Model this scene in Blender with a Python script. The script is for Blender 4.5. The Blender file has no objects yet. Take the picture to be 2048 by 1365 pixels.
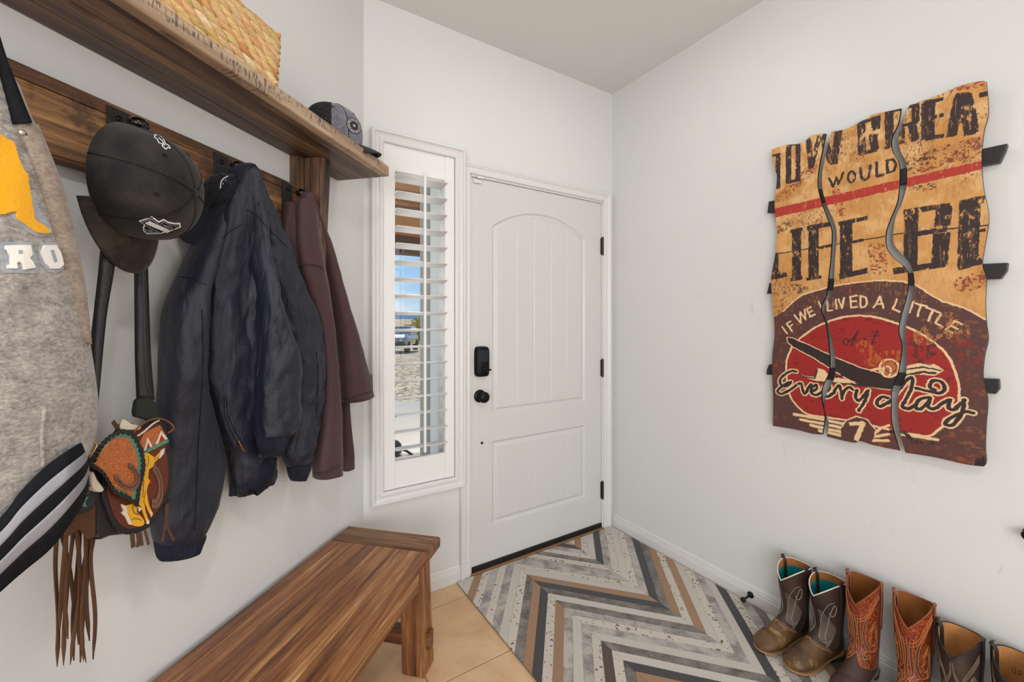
import bpy, bmesh, math, random
import numpy as np
from mathutils import Vector, Matrix, noise as mnoise

# ------------------------------------------------------------------ camera, light, exposure
D = bpy.data
COL = bpy.context.scene.collection
SC = bpy.context.scene
Q = math.sqrt(.5)
TH = math.radians(12.6)
CAM = np.array([1.044, 0.0, 1.29])
FPX, CX, CY = 841.0, 1024.0, 645.0
LC = np.array([0.0, 1.668])          # corner of left wall and door wall
RC = np.array([1.0814, 2.7494])      # corner of door wall and right wall
CEIL = 2.74

cam = D.cameras.new('camera')
camo = D.objects.new('camera', cam)
COL.objects.link(camo)
camo.location = CAM
camo.rotation_euler = (math.radians(90), 0, TH)
cam.sensor_width = 36
cam.lens = 36 * FPX / 2048
cam.shift_y = -(682.5 - CY) / 2048
cam.clip_start = .01
cam.clip_end = 3000
SC.camera = camo
SC.view_settings.view_transform = 'Standard'
SC.view_settings.look = 'None'
SC.view_settings.gamma = 1
SC.view_settings.use_curve_mapping = False
SC.view_settings.exposure = 0.03


def light(name, kind, loc, rot, power, color=(1, 1, 1), size=None, size_y=None, spread=None, angle=None):
    l = D.lights.new(name, kind)
    l.energy = power
    l.color = color
    if kind == 'AREA':
        l.shape = 'RECTANGLE' if size_y else 'DISK'
        l.size = size
        if size_y:
            l.size_y = size_y
        if spread:
            l.spread = spread
    if kind == 'SUN' and angle:
        l.angle = angle
    if kind in ('POINT', 'SPOT') and size:
        l.shadow_soft_size = size
    o = D.objects.new(name, l)
    COL.objects.link(o)
    o.location = loc
    o.rotation_euler = rot
    return o


# world: blue sky with soft white clouds, a little haze near the horizon
w = D.worlds.new('world')
SC.world = w
w.use_nodes = True
nt = w.node_tree
nt.nodes.clear()
out = nt.nodes.new('ShaderNodeOutputWorld')
bg = nt.nodes.new('ShaderNodeBackground')
tc = nt.nodes.new('ShaderNodeTexCoord')
sep = nt.nodes.new('ShaderNodeSeparateXYZ')
ramp = nt.nodes.new('ShaderNodeValToRGB')
e = ramp.color_ramp.elements
e[0].position = 0.0
e[0].color = (.62, .76, .92, 1)
e[1].position = .5
e[1].color = (.13, .33, .74, 1)
m_ = ramp.color_ramp.elements.new(.10)
m_.color = (.40, .64, .95, 1)
mp = nt.nodes.new('ShaderNodeMapping')
mp.inputs['Scale'].default_value = (2.2, 2.2, 7.0)
nz = nt.nodes.new('ShaderNodeTexNoise')
nz.inputs['Scale'].default_value = 2.6
nz.inputs['Detail'].default_value = 8
cr = nt.nodes.new('ShaderNodeValToRGB')
cr.color_ramp.elements[0].position = .47
cr.color_ramp.elements[1].position = .68
mix = nt.nodes.new('ShaderNodeMixRGB')
mix.inputs['Color2'].default_value = (.92, .93, .97, 1)
L_ = nt.links.new
L_(tc.outputs['Generated'], sep.inputs[0])
L_(sep.outputs['Z'], ramp.inputs[0])
L_(tc.outputs['Generated'], mp.inputs[0])
L_(mp.outputs[0], nz.inputs[0])
L_(nz.outputs['Fac'], cr.inputs[0])
L_(cr.outputs[0], mix.inputs[0])
L_(ramp.outputs[0], mix.inputs['Color1'])
L_(mix.outputs[0], bg.inputs[0])
bg.inputs[1].default_value = 0.95
L_(bg.outputs[0], out.inputs[0])

light('sun', 'SUN', (-20, 40, 40), Vector((.34, -.60, -.72)).to_track_quat('-Z', 'Y').to_euler(), 4.6, (1, .95, .87), angle=.01)
# unseen fill lights added behind and beside the camera; no windows modelled
light('rear_fill_light', 'AREA', (1.3, -2.85, 1.30), (math.radians(90), 0, 0), 88, (.965, .985, 1), 2.6, 1.9)
light('side_fill_light', 'AREA', (3.85, -0.9, 1.6), (math.radians(90), 0, math.radians(90)), 29, (.97, .99, 1), 2.2, 1.7)  # added side fill that lifts the left wall
# round flush lamp in the entry ceiling
light('entry_ceiling_lamp', 'AREA', (1.13, 1.62, 2.70), (0, 0, 0), 2.6, (1, .99, .975), .16)
light('hall_fill_light', 'AREA', (1.4, -0.3, 2.70), (0, 0, 0), 12.5, (1, .99, .975), .2)  # added overhead fill, out of view, to brighten floor and bench


light('porch_fill_light', 'AREA', (-.78, 3.15, 2.60), (0, 0, 0), 110, (1, .97, .93), .5)  # added fill under the soffit to brighten slab, louvers and return wall


# ------------------------------------------------------------------ measuring helpers
_c, _s = math.cos(TH), math.sin(TH)


def ray(px, py):
    X = (px - CX) / FPX
    return np.array([X * _c - _s, X * _s + _c, -(py - CY) / FPX])


def hitp(px, py, n, d):
    r = ray(px, py)
    n = np.array(n, float)
    return CAM + (d - n @ CAM) / (n @ r) * r


def lw(px, py, x=0.0):            # on a plane parallel to the left wall
    return hitp(px, py, (1, 0, 0), x)


def hz(px, py, z=0.0):
    return hitp(px, py, (0, 0, 1), z)


def dwp(u, z, off=0.0):           # point near the door wall: u along it from the left corner, off into the room
    return Vector((LC[0] + u * Q + off * Q, LC[1] + u * Q - off * Q, z))


def rwp(s, z, off=0.0):           # point near the right wall: s along it from the right corner
    return Vector((RC[0] + s * Q - off * Q, RC[1] - s * Q - off * Q, z))


def dw_uz(px, py, off=0.0):
    p = hitp(px, py, (Q, -Q, 0), np.array([Q, -Q]) @ LC + off)
    return float((p[:2] - LC) @ np.array([Q, Q])), float(p[2])


def rw_sz(px, py, off=0.0):
    p = hitp(px, py, (-Q, -Q, 0), np.array([-Q, -Q]) @ RC + off)
    return float((p[:2] - RC) @ np.array([Q, -Q])), float(p[2])


# ------------------------------------------------------------------ materials
def lin(c):
    return tuple(((v / 255) / 12.92 if v / 255 <= .04045 else (((v / 255) + .055) / 1.055) ** 2.4) for v in c)


class NT:
    def __init__(s, name, rough=.6, spec=.5, metallic=0.0):
        s.m = D.materials.new(name)
        s.m.use_nodes = True
        s.t = s.m.node_tree
        s.b = s.t.nodes['Principled BSDF']
        s.b.inputs['Roughness'].default_value = rough
        s.b.inputs['Specular IOR Level'].default_value = spec
        s.b.inputs['Metallic'].default_value = metallic

    def n(s, typ, **kw):
        nd = s.t.nodes.new(typ)
        for k, v in kw.items():
            k2 = k.replace('_', ' ')
            if k in nd.inputs:
                nd.inputs[k].default_value = v
            elif k2 in nd.inputs:
                nd.inputs[k2].default_value = v
            else:
                setattr(nd, k, v)
        return nd

    def l(s, a, b):
        s.t.links.new(a, b)

    def coord(s, scale=(1, 1, 1), kind='Object', rot=(0, 0, 0)):
        tc = s.n('ShaderNodeTexCoord')
        mp = s.n('ShaderNodeMapping')
        mp.inputs['Scale'].default_value = scale
        mp.inputs['Rotation'].default_value = rot
        s.l(tc.outputs[kind], mp.inputs[0])
        return mp.outputs[0]

    def noise(s, vec, scale, detail=4, rough=.5, dist=0, w=None):
        nd = s.n('ShaderNodeTexNoise')
        if w is not None:
            nd.noise_dimensions = '4D'
            s.l(w, nd.inputs['W'])
        nd.inputs['Scale'].default_value = scale
        nd.inputs['Detail'].default_value = detail
        nd.inputs['Roughness'].default_value = rough
        nd.inputs['Distortion'].default_value = dist
        if vec is not None:
            s.l(vec, nd.inputs['Vector'])
        return nd.outputs['Fac']

    def ramp(s, fac, stops):
        r = s.n('ShaderNodeValToRGB')
        els = r.color_ramp.elements
        while len(els) < len(stops):
            els.new(.5)
        for el, (p, c) in zip(els, stops):
            el.position = p
            el.color = (*c, 1) if len(c) == 3 else c
        s.l(fac, r.inputs[0])
        return r.outputs[0]

    def mix(s, fac, a, b, mode='MIX'):
        m = s.n('ShaderNodeMixRGB')
        m.blend_type = mode
        for i, v in (('Fac', fac), ('Color1', a), ('Color2', b)):
            if isinstance(v, (int, float)):
                m.inputs[i].default_value = v
            elif isinstance(v, tuple):
                m.inputs[i].default_value = (*v[:3], 1)
            else:
                s.l(v, m.inputs[i])
        return m.outputs[0]

    def math(s, op, a, b=None):
        m = s.n('ShaderNodeMath')
        m.operation = op
        for i, v in enumerate((a, b)):
            if v is None:
                continue
            if isinstance(v, (int, float)):
                m.inputs[i].default_value = v
            else:
                s.l(v, m.inputs[i])
        return m.outputs[0]

    def attr(s, name):
        a = s.n('ShaderNodeAttribute')
        a.attribute_name = name
        return a

    def color(s, c):
        if isinstance(c, tuple):
            s.b.inputs['Base Color'].default_value = (*c[:3], 1)
        else:
            s.l(c, s.b.inputs['Base Color'])

    def bump(s, h, strength=.3, dist=.01):
        b = s.n('ShaderNodeBump')
        b.inputs['Strength'].default_value = strength
        b.inputs['Distance'].default_value = dist
        s.l(h, b.inputs['Height'])
        s.l(b.outputs[0], s.b.inputs['Normal'])


MATS = {}


def plain(name, rgb, rough=.6, spec=.5, metallic=0.0, bump=0, bscale=200, var=0.0, coat=0):
    if name in MATS:
        return MATS[name]
    t = NT(name, rough, spec, metallic)
    c = lin(rgb)
    v = t.coord()
    if var:
        f = t.noise(v, 18, 5, .6)
        t.color(t.mix(f, tuple(x * (1 - var) for x in c), tuple(min(1, x * (1 + var)) for x in c)))
    else:
        t.color(c)
    if bump:
        t.bump(t.noise(v, bscale, 3), bump, .003)
    if coat:
        t.b.inputs['Coat Weight'].default_value = coat
    MATS[name] = t.m
    return t.m


# ------------------------------------------------------------------ mesh helpers
class MB:
    """collects polygons and turns them into one mesh object"""

    def __init__(s):
        s.v, s.f, s.mi, s.col, s.sm = [], [], [], [], []
        s.cur = 0
        s.c = None
        s.smooth = False

    def add(s, verts, faces):
        o = len(s.v)
        s.v += [tuple(p) for p in verts]
        for f in faces:
            s.f.append([i + o for i in f])
            s.mi.append(s.cur)
            s.col.append(s.c or (1, 1, 1, 1))
            s.sm.append(s.smooth)
        return s

    def hexa(s, b, t):
        """b, t: four corners each, counter-clockwise from above"""
        return s.add(list(b) + list(t), [(3, 2, 1, 0), (4, 5, 6, 7), (0, 1, 5, 4), (1, 2, 6, 5), (2, 3, 7, 6), (3, 0, 4, 7)])

    def box(s, lo, hi, M=None):
        x0, y0, z0 = lo
        x1, y1, z1 = hi
        b = [(x0, y0, z0), (x1, y0, z0), (x1, y1, z0), (x0, y1, z0)]
        t = [(x, y, z1) for x, y, _ in b]
        if M:
            b = [M(*p) for p in b]
            t = [M(*p) for p in t]
        return s.hexa(b, t)

    def grid(s, P, closed_u=False, closed_v=False, flip=False):
        """P[i][j] points"""
        n, m = len(P), len(P[0])
        vs = [p for r in P for p in r]
        fs = []
        for i in range(n if closed_u else n - 1):
            for j in range(m if closed_v else m - 1):
                a, b = i * m + j, i * m + (j + 1) % m
                c, d = ((i + 1) % n) * m + (j + 1) % m, ((i + 1) % n) * m + j
                fs.append((a, d, c, b) if flip else (a, b, c, d))
        return s.add(vs, fs)

    def loft(s, rings, cap0=True, cap1=True):
        n = len(rings[0])
        s.grid(rings, closed_v=True)
        o = len(s.v) - n * len(rings)
        for cap, base in ((cap0, o), (cap1, o + n * (len(rings) - 1))):
            if cap:
                f = list(range(base, base + n))
                if base == o:
                    f = f[::-1]
                s.f.append(f)
                s.mi.append(s.cur)
                s.col.append(s.c or (1, 1, 1, 1))
                s.sm.append(s.smooth)
        return s

    def tube(s, pts, r, n=8, caps=True):
        pts = [Vector(p) for p in pts]
        rs = r if hasattr(r, '__len__') else [r] * len(pts)
        rings = []
        up = None
        for i, p in enumerate(pts):
            d = (pts[min(i + 1, len(pts) - 1)] - pts[max(i - 1, 0)]).normalized()
            if up is None:
                up = d.orthogonal().normalized()
            up = (up - d * up.dot(d))
            if up.length < 1e-6:
                up = d.orthogonal()
            up.normalize()
            sd = d.cross(up)
            rings.append([p + (up * math.cos(a) + sd * math.sin(a)) * rs[i] for a in [2 * math.pi * k / n for k in range(n)]])
        return s.loft(rings, caps, caps)

    def ribbon(s, pts, widths, thick, side):
        """flat strap through pts, `side` = vector(s) of its width"""
        pts = [Vector(p) for p in pts]
        ws = widths if hasattr(widths, '__len__') else [widths] * len(pts)
        rings = []
        for i, p in enumerate(pts):
            d = (pts[min(i + 1, len(pts) - 1)] - pts[max(i - 1, 0)]).normalized()
            sd = Vector(side[i] if isinstance(side, list) else side)
            sd = (sd - d * sd.dot(d)).normalized()
            nn = d.cross(sd)
            h, k = ws[i] / 2, thick / 2
            rings.append([p + sd * a + nn * b for a, b in ((-h, -k), (-h * .8, -k * 1.3), (0, -k * 1.6), (h * .8, -k * 1.3), (h, -k), (h, k), (h * .8, k * 1.3), (0, k * 1.6), (-h * .8, k * 1.3), (-h, k))])
        return s.loft(rings)

    def prism(s, poly, M, d0, d1):
        """2-D polygon mapped by M(a, b, depth); caps by ngon"""
        n = len(poly)
        vs = [M(a, b, d0) for a, b in poly] + [M(a, b, d1) for a, b in poly]
        fs = [tuple(range(n))[::-1], tuple(range(n, 2 * n))] + [(i, (i + 1) % n, n + (i + 1) % n, n + i) for i in range(n)]
        return s.add(vs, fs)

    def build(s, name, mat, parent=None, bevel=0, seg=2, smooth=None, sub=0, weld=False, angle=None):
        me = D.meshes.new(name)
        me.from_pydata(s.v, [], s.f)
        mats = mat if isinstance(mat, (list, tuple)) else [mat]
        for m in mats:
            me.materials.append(m)
        me.polygons.foreach_set('material_index', s.mi)
        sm = s.sm if smooth is None else [smooth] * len(s.f)
        me.polygons.foreach_set('use_smooth', sm)
        if any(c != (1, 1, 1, 1) for c in s.col):
            ca = me.color_attributes.new('tint', 'FLOAT_COLOR', 'CORNER')
            arr = []
            for f, c in zip(s.f, s.col):
                arr += list(c) * len(f)
            ca.data.foreach_set('color', arr)
        bm = bmesh.new()
        bm.from_mesh(me)
        if weld:
            bmesh.ops.remove_doubles(bm, verts=bm.verts, dist=1e-5)
        bmesh.ops.recalc_face_normals(bm, faces=bm.faces)
        bm.to_mesh(me)
        bm.free()
        me.update()
        o = D.objects.new(name, me)
        COL.objects.link(o)
        if parent is not None:
            o.parent = parent
            pm = getattr(parent, 'location', Vector((0, 0, 0)))
            o.matrix_parent_inverse = Matrix.LocRotScale(parent.location, parent.rotation_euler, parent.scale).inverted() if parent.parent is None else Matrix.Identity(4)
        if bevel:
            b = o.modifiers.new('bevel', 'BEVEL')
            b.width = bevel
            b.segments = seg
            b.limit_method = 'ANGLE'
            b.angle_limit = math.radians(40)
        if sub:
            b = o.modifiers.new('sub', 'SUBSURF')
            b.levels = b.render_levels = sub
        return o


def empty(name, loc, label, cat, group=None):
    o = D.objects.new(name, None)
    COL.objects.link(o)
    o.location = loc
    o.empty_display_size = .1
    return tag(o, label, cat, group)


def tag(o, label=None, cat=None, group=None, kind=None):
    if label:
        o['label'] = label
    if cat:
        o['category'] = cat
    if group:
        o['group'] = group
    if kind:
        o['kind'] = kind
    return o


def structure(o, label=None):
    o['kind'] = 'structure'
    if label:
        o['label'] = label
    return o


def lerp(a, b, t):
    return a + (b - a) * t


def interp(x, xs, ys):
    return float(np.interp(x, xs, ys))


def catmull(pts, n=8, closed=False):
    """smooth polyline through pts (tuples of any length)"""
    P = [np.array(p, float) for p in pts]
    if closed:
        P = [P[-1]] + P + [P[0], P[1]]
    else:
        P = [2 * P[0] - P[1]] + P + [2 * P[-1] - P[-2]]
    res = []
    for i in range(1, len(P) - 2):
        for k in range(n):
            t = k / n
            a, b, c, d = P[i - 1], P[i], P[i + 1], P[i + 2]
            res.append(.5 * ((2 * b) + (-a + c) * t + (2 * a - 5 * b + 4 * c - d) * t * t + (-a + 3 * b - 3 * c + d) * t ** 3))
    if not closed:
        res.append(P[-2])
    return [tuple(float(x) for x in r) for r in res]
# ------------------------------------------------------------------ room shell
def wall_mat():
    t = NT('wall_paint', .42, .35)
    v = t.coord()
    f = t.noise(v, 1.7, 3)
    c = t.mix(f, lin((213, 214, 214)), lin((219, 220, 219)))
    sc = t.noise(t.coord((11, 11, 3.2)), 1.6, 6, .75, .6)
    ar = t.noise(v, 2.1, 2, .5)
    k = t.math('MULTIPLY', t.ramp(sc, [(.63, (0, 0, 0)), (.70, (1, 1, 1))]), t.ramp(ar, [(.52, (0, 0, 0)), (.62, (.4, .4, .4))]))
    t.color(t.mix(k, c, lin((168, 164, 160))))
    t.bump(t.noise(v, 55, 5, .6), .10, .004)
    return t.m


WALL = wall_mat()
TRIM = plain('trim_paint', (216, 216, 215), .32, .5)
CEILM = plain('ceiling_paint', (220, 220, 218), .7, .3, bump=.08, bscale=60)
WT = .15


def wall_with_holes(name, M, length, holes, mat, u0=0.0, top=CEIL, thick=WT):
    """M(u, z, off) maps to 3-D; boxes around rectangular holes (a, b, z0, z1)"""
    mb = MB()
    us = sorted({u0, length} | {h[0] for h in holes} | {h[1] for h in holes})
    zs = sorted({-.02, top} | {h[2] for h in holes} | {h[3] for h in holes})
    us = [u for u in us if u0 <= u <= length]
    inside = lambda u, z: any(a < u < b and c < z < d for a, b, c, d in holes)
    nu, nz_ = len(us) - 1, len(zs) - 1
    solid = [[not inside((us[i] + us[i + 1]) / 2, (zs[j] + zs[j + 1]) / 2) for j in range(nz_)] for i in range(nu)]
    for i in range(nu):
        for j in range(nz_):
            if not solid[i][j]:
                continue
            a, b, c, d = us[i], us[i + 1], zs[j], zs[j + 1]
            for off in (0, -thick):
                mb.add([M(a, c, off), M(b, c, off), M(b, d, off), M(a, d, off)], [(0, 1, 2, 3)])
            for (p, q_, di, dj) in (((a, c), (b, c), 0, -1), ((b, c), (b, d), 1, 0), ((b, d), (a, d), 0, 1), ((a, d), (a, c), -1, 0)):
                ii, jj = i + di, j + dj
                if not (0 <= ii < nu and 0 <= jj < nz_) or not solid[ii][jj]:
                    mb.add([M(*p, 0), M(*q_, 0), M(*q_, -thick), M(*p, -thick)], [(0, 1, 2, 3)])
    return structure(mb.build(name, mat, weld=True))


lwm = lambda u, z, off=0.0: Vector((off, u, z))
wall_with_holes('wall_left', lwm, 1.668 + .06, [], WALL, u0=-3.0)
DOOR = (.532, 1.438)          # leaf
WIN = (.075, .437, .523, 2.104)
wall_with_holes('wall_back', lambda u, z, off=0.0: dwp(u, z, off), 1.5294 + .0, [(DOOR[0] - .012, DOOR[1] + .012, -.02, 2.043), WIN], WALL)
wall_with_holes('wall_right', lambda u, z, off=0.0: rwp(u, z, off), 4.0, [], WALL, u0=-.15)
# the room behind the camera
e1 = rwp(4.0, 0)
mb = MB()
mb.box((e1.x, -3.0, -.02), (e1.x + .15, e1.y + .05, CEIL))
structure(mb.build('wall_far_right', WALL))
mb = MB()
mb.box((-.15, -3.15, -.02), (e1.x + .15, -3.0, CEIL))
structure(mb.build('wall_rear', WALL))
mb = MB()
poly = [(-.15, -3.15), (e1.x + .15, -3.15), (e1.x + .15, e1.y + .2), (RC[0] + .25, RC[1] + .05), (RC[0], RC[1] + .22), (-.15, 1.75)]
mb.prism(poly, lambda a, b, d: Vector((a, b, d)), CEIL, CEIL + .1)
structure(mb.build('ceiling', CEILM))


def tile_mat():
    t = NT('floor_tile', .28, .5)
    v = t.coord()
    rot = t.coord(rot=(0, 0, math.radians(-45)))
    f = t.noise(v, 3.5, 6, .6, .6)
    g = t.noise(v, 22, 5, .65, .8)
    c = t.ramp(f, [(.3, lin((199, 158, 116))), (.52, lin((217, 181, 141))), (.72, lin((226, 196, 160)))])
    c = t.mix(t.ramp(g, [(.45, (0, 0, 0)), (.75, (.35, .35, .35))]), c, lin((190, 146, 104)))
    t.color(c)
    t.bump(f, .12, .01)
    return t.m


TILE = tile_mat()
GROUT = plain('tile_grout', (150, 122, 96), .9, .2, bump=.3)
mb = MB()
mb.prism(poly, lambda a, b, d: Vector((a, b, d)), -.1, -.002)
structure(mb.build('floor', GROUT))
# square tiles laid parallel to the door wall, one continuous tiled surface
mb = MB()
tp = .3885
rnd = random.Random(4)
A = [Vector((-.0, -3.0)), Vector((e1.x, -3.0)), Vector((e1.x, e1.y)), Vector((RC[0], RC[1])), Vector((0, LC[1]))]


def clip(poly, lo, normal):
    res = []
    n = len(poly)
    for i in range(n):
        a, b = poly[i], poly[(i + 1) % n]
        da, db = (a - lo).dot(normal), (b - lo).dot(normal)
        if da >= 0:
            res.append(a)
        if (da >= 0) != (db >= 0):
            res.append(a + (b - a) * (da / (da - db)))
    return res


for i in range(-14, 16):
    for j in range(0, 19):
        u0_, w0_ = .50 + i * tp, .128 - tp + j * tp
        g_ = .0022
        pl = [dwp(a, 0, b).xy for a, b in ((u0_ + g_, w0_ + g_), (u0_ + tp - g_, w0_ + g_), (u0_ + tp - g_, w0_ + tp - g_), (u0_ + g_, w0_ + tp - g_))]
        for k in range(len(A)):
            a, b = A[k], A[(k + 1) % len(A)]
            d_ = (b - a)
            pl = clip(pl, a, Vector((-d_.y, d_.x)))
            if len(pl) < 3:
                break
        if len(pl) < 3:
            continue
        if sum(pl[k].x * pl[(k + 1) % len(pl)].y - pl[(k + 1) % len(pl)].x * pl[k].y for k in range(len(pl))) > -1e-4:
            continue
        mb.prism([tuple(p) for p in pl], lambda a, b, d: Vector((a, b, d)), -.004, 0)
tiles = mb.build('floor_tiles', TILE, parent=D.objects['floor'], bevel=.0012, seg=1)


# ------------------------------------------------------------------ mouldings
def sweep_profile(mb, path, prof, closed=False):
    """path: 2-D points (a, b) with M; prof: [(inset, height)]; mitred at corners"""
    pts, M = path
    n = len(pts)
    P = [Vector(p) for p in pts]
    rings = []
    for i in range(n):
        if closed or 0 < i < n - 1:
            d0 = (P[i] - P[i - 1]).normalized()
            d1 = (P[(i + 1) % n] - P[i]).normalized()
        elif i == 0:
            d0 = d1 = (P[1] - P[0]).normalized()
        else:
            d0 = d1 = (P[-1] - P[-2]).normalized()
        n0, n1 = Vector((-d0.y, d0.x)), Vector((-d1.y, d1.x))
        m = (n0 + n1)
        m = m / max(m.dot(n0), 1e-6) if m.length > 1e-6 else n0
        rings.append([M(*(P[i] + m * a), h) for a, h in prof])
    mb.grid(rings, closed_u=closed, closed_v=True)
    if not closed:
        k = len(prof)
        mb.add(rings[0], [tuple(range(k))])
        mb.add(rings[-1], [tuple(range(k))[::-1]])


# colonial casing profile: inset from the inner edge outward, height off the wall
CAS = [(0, 0), (0, .011), (.004, .014), (.012, .0145), (.016, .012), (.030, .014), (.036, .019), (.042, .017), (.046, .021), (.054, .022), (.058, .019), (.058, 0)]
dm = lambda a, b, h: dwp(a, b, h)
mb = MB()
x0, x1 = DOOR[0] - .010, DOOR[1] + .010
sweep_profile(mb, ([(x0, 0), (x0, 2.042), (x1, 2.042), (x1, 0)], dm), [(a * .96 + .002, h) for a, h in CAS])
c_ = mb.build('trim_1', TRIM)
structure(c_, 'white moulded casing around the front door')
# door jamb lining
mb = MB()
for a, b in ((x0 - .004, x0 + .008), (x1 - .008, x1 + .004)):
    mb.box((a, 0, -.145), (b, 2.046, .002), lambda p, r, h: dwp(p, r, h))
mb.box((x0, 2.034, -.145), (x1, 2.046, .002), lambda p, r, h: dwp(p, r, h))
mb.box((x0 + .006, 0, -.145), (x0 + .022, 2.04, -.052), lambda p, r, h: dwp(p, r, h))
mb.box((x1 - .022, 0, -.145), (x1 - .006, 2.04, -.052), lambda p, r, h: dwp(p, r, h))
mb.box((x0, 2.02, -.145), (x1, 2.036, -.052), lambda p, r, h: dwp(p, r, h))
structure(mb.build('trim_2', TRIM), 'white door jamb lining')

# baseboards
BB = [(0, 0), (0, .014), (.048, .014), (.052, .0115), (.060, .0115), (.064, .009), (.072, .009), (.078, .005), (.082, .004), (.082, 0)]


def baseboard(name, p0, p1, nrm):
    mb = MB()
    p0, p1, nrm = Vector(p0), Vector(p1), Vector(nrm)
    mb.grid([[(p + nrm * h).to_3d() + Vector((0, 0, z)) for z, h in BB] for p in (p0, p1)], closed_v=True)
    for p in (p0, p1):
        mb.add([(p + nrm * h).to_3d() + Vector((0, 0, z)) for z, h in BB], [tuple(range(len(BB)))])
    return structure(mb.build(name, TRIM))


baseboard('baseboard_left', (0, -3.0), (0, 1.662), (1, 0))
baseboard('baseboard_back', dwp(.006, 0).xy, dwp(x0 - .058, 0).xy, (Q, -Q))
baseboard('baseboard_right', rwp(.004, 0).xy, rwp(4.0, 0).xy, (-Q, -Q))

# ------------------------------------------------------------------ the door
DPAINT = plain('door_paint', (206, 206, 205), .3, .5, bump=.05, bscale=120)
BRONZE = plain('oil_rubbed_bronze', (34, 32, 34), .35, .5, .85)
BRONZE2 = plain('worn_bronze', (66, 58, 52), .42, .5, .8, var=.3)
DARKRUB = plain('door_sweep_rubber', (22, 20, 20), .6, .4)


def door_uz(X, Y):
    return dw_uz(900 + X / 1.551, 300 + Y / 1.551)


ul, ur = .665, 1.280
pa = door_uz(133, 820)[1]
ulow0, ulow1 = door_uz(135, 1165)[1], door_uz(135, 905)[1]
arch_side = door_uz(133, 235)[1]
arch_top = door_uz(275, 197)[1]
ul = door_uz(133, 820)[0]
ur = door_uz(421, 783)[0]
um = (ul + ur) / 2
hw = (ur - ul) / 2


def arch(u):
    R = (hw * hw + (arch_top - arch_side) ** 2) / (2 * (arch_top - arch_side))
    return arch_top - R + math.sqrt(max(R * R - (u - um) ** 2, 0))


def prof(d):
    return float(np.interp(d, [0, .003, .009, .013, .021, .026, .033, .04], [0, -.002, -.0085, -.0095, -.0080, -.0035, -.0015, -.0015]))


grooves = [lerp(ul, ur, k) for k in (.262, .448, .633, .815)]
grooves = [door_uz(x, y)[0] for x, y in ((209, 500), (263, 500), (315, 500), (363, 500))]
u_s = {DOOR[0], DOOR[1]}
for e_ in (ul, ur):
    for k in range(-2, 44):
        u_s.add(e_ + (k * .001 if e_ == ul else -k * .001))
for g in grooves:
    for k in range(-5, 6):
        u_s.add(g + k * .001)
for k in range(151):
    u_s.add(lerp(DOOR[0], DOOR[1], k / 150))
u_s = sorted(u_s)
u_s = [u for i, u in enumerate(u_s) if i == 0 or u - u_s[i - 1] > .0006]
z_s = set()
for e_, sg in ((pa, 1), (ulow0, 1), (ulow1, -1)):
    for k in range(-2, 44):
        z_s.add(e_ + sg * k * .001)
zz = arch_side - .05
while zz < arch_top + .004:
    z_s.add(zz)
    zz += .0016
for k in range(120):
    z_s.add(lerp(.012, 2.032, k / 119))
z_s = sorted(z_s)
z_s = [u for i, u in enumerate(z_s) if i == 0 or u - z_s[i - 1] > .0006]


def dh(u, z):
    best = 0
    if ul < u < ur:
        if pa < z < arch_top:
            # scale the distance to the arch by its slope
            d = min(u - ul, ur - u, z - pa, (arch(u) - z) * .96)
            if d > 0:
                best = prof(d)
                fld = d > .034
                ok = True
            else:
                return 0
        elif ulow0 < z < ulow1:
            d = min(u - ul, ur - u, z - ulow0, ulow1 - z)
            best = prof(d)
            fld = d > .034
        else:
            return 0
        if fld:
            for g in grooves:
                k = abs(u - g)
                if k < .004:
                    best -= .0028 * (1 - k / .004)
    return best


mb = MB()
mb.smooth = True
DOFF = -.006
mb.grid([[dwp(u, z, DOFF + dh(u, z)) for z in z_s] for u in u_s])
mb.smooth = False
a, b, c, d = DOOR[0], DOOR[1], .012, 2.032
mb.add([dwp(a, c, DOFF), dwp(b, c, DOFF), dwp(b, d, DOFF), dwp(a, d, DOFF), dwp(a, c, -.05), dwp(b, c, -.05), dwp(b, d, -.05), dwp(a, d, -.05)],
       [(4, 5, 6, 7), (0, 1, 5, 4), (1, 2, 6, 5), (2, 3, 7, 6), (3, 0, 4, 7)])
door = D.objects.new('door_1', None)
COL.objects.link(door)
door.location = dwp(DOOR[0], 0, -.03)
structure(door, 'white panelled entry door with arched upper panel')
leaf = mb.build('leaf', DPAINT, door)
mb = MB()
mb.box((DOOR[0] + .002, .012, -.006), (DOOR[1] - .002, .038, .0045), lambda u, z, o: dwp(u, z, o))
mb.build('door_sweep', DARKRUB, door, bevel=.002)
for i, pyx in enumerate(((1206, 493), (1206, 736), (1206, 980))):
    u, z = dw_uz(*pyx)
    mb = MB()
    mb.tube([dwp(DOOR[1] + .004, z - .052, .004), dwp(DOOR[1] + .004, z + .052, .004)], .0075, 10)
    mb.tube([dwp(DOOR[1] + .004, z - .058, .004), dwp(DOOR[1] + .004, z + .058, .004)], .0045, 8)
    mb.box((DOOR[1] - .004, z - .050, -.006), (DOOR[1] + .016, z + .050, .0015), lambda u, z, o: dwp(u, z, o))
    mb.build('hinge', BRONZE2, door)


def dome(mb, M, c, r, prof, n=28):
    """surface of revolution about the outward axis; prof [(radius factor, height)]"""
    mb.smooth = True
    rings = [[M(c[0] + r * k * math.cos(t), c[1] + r * k * math.sin(t), h) for t in [2 * math.pi * i / n for i in range(n)]] for k, h in prof]
    mb.loft(rings)
    mb.smooth = False


dM = lambda a, b, h: dwp(a, b, h + DOFF)
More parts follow.
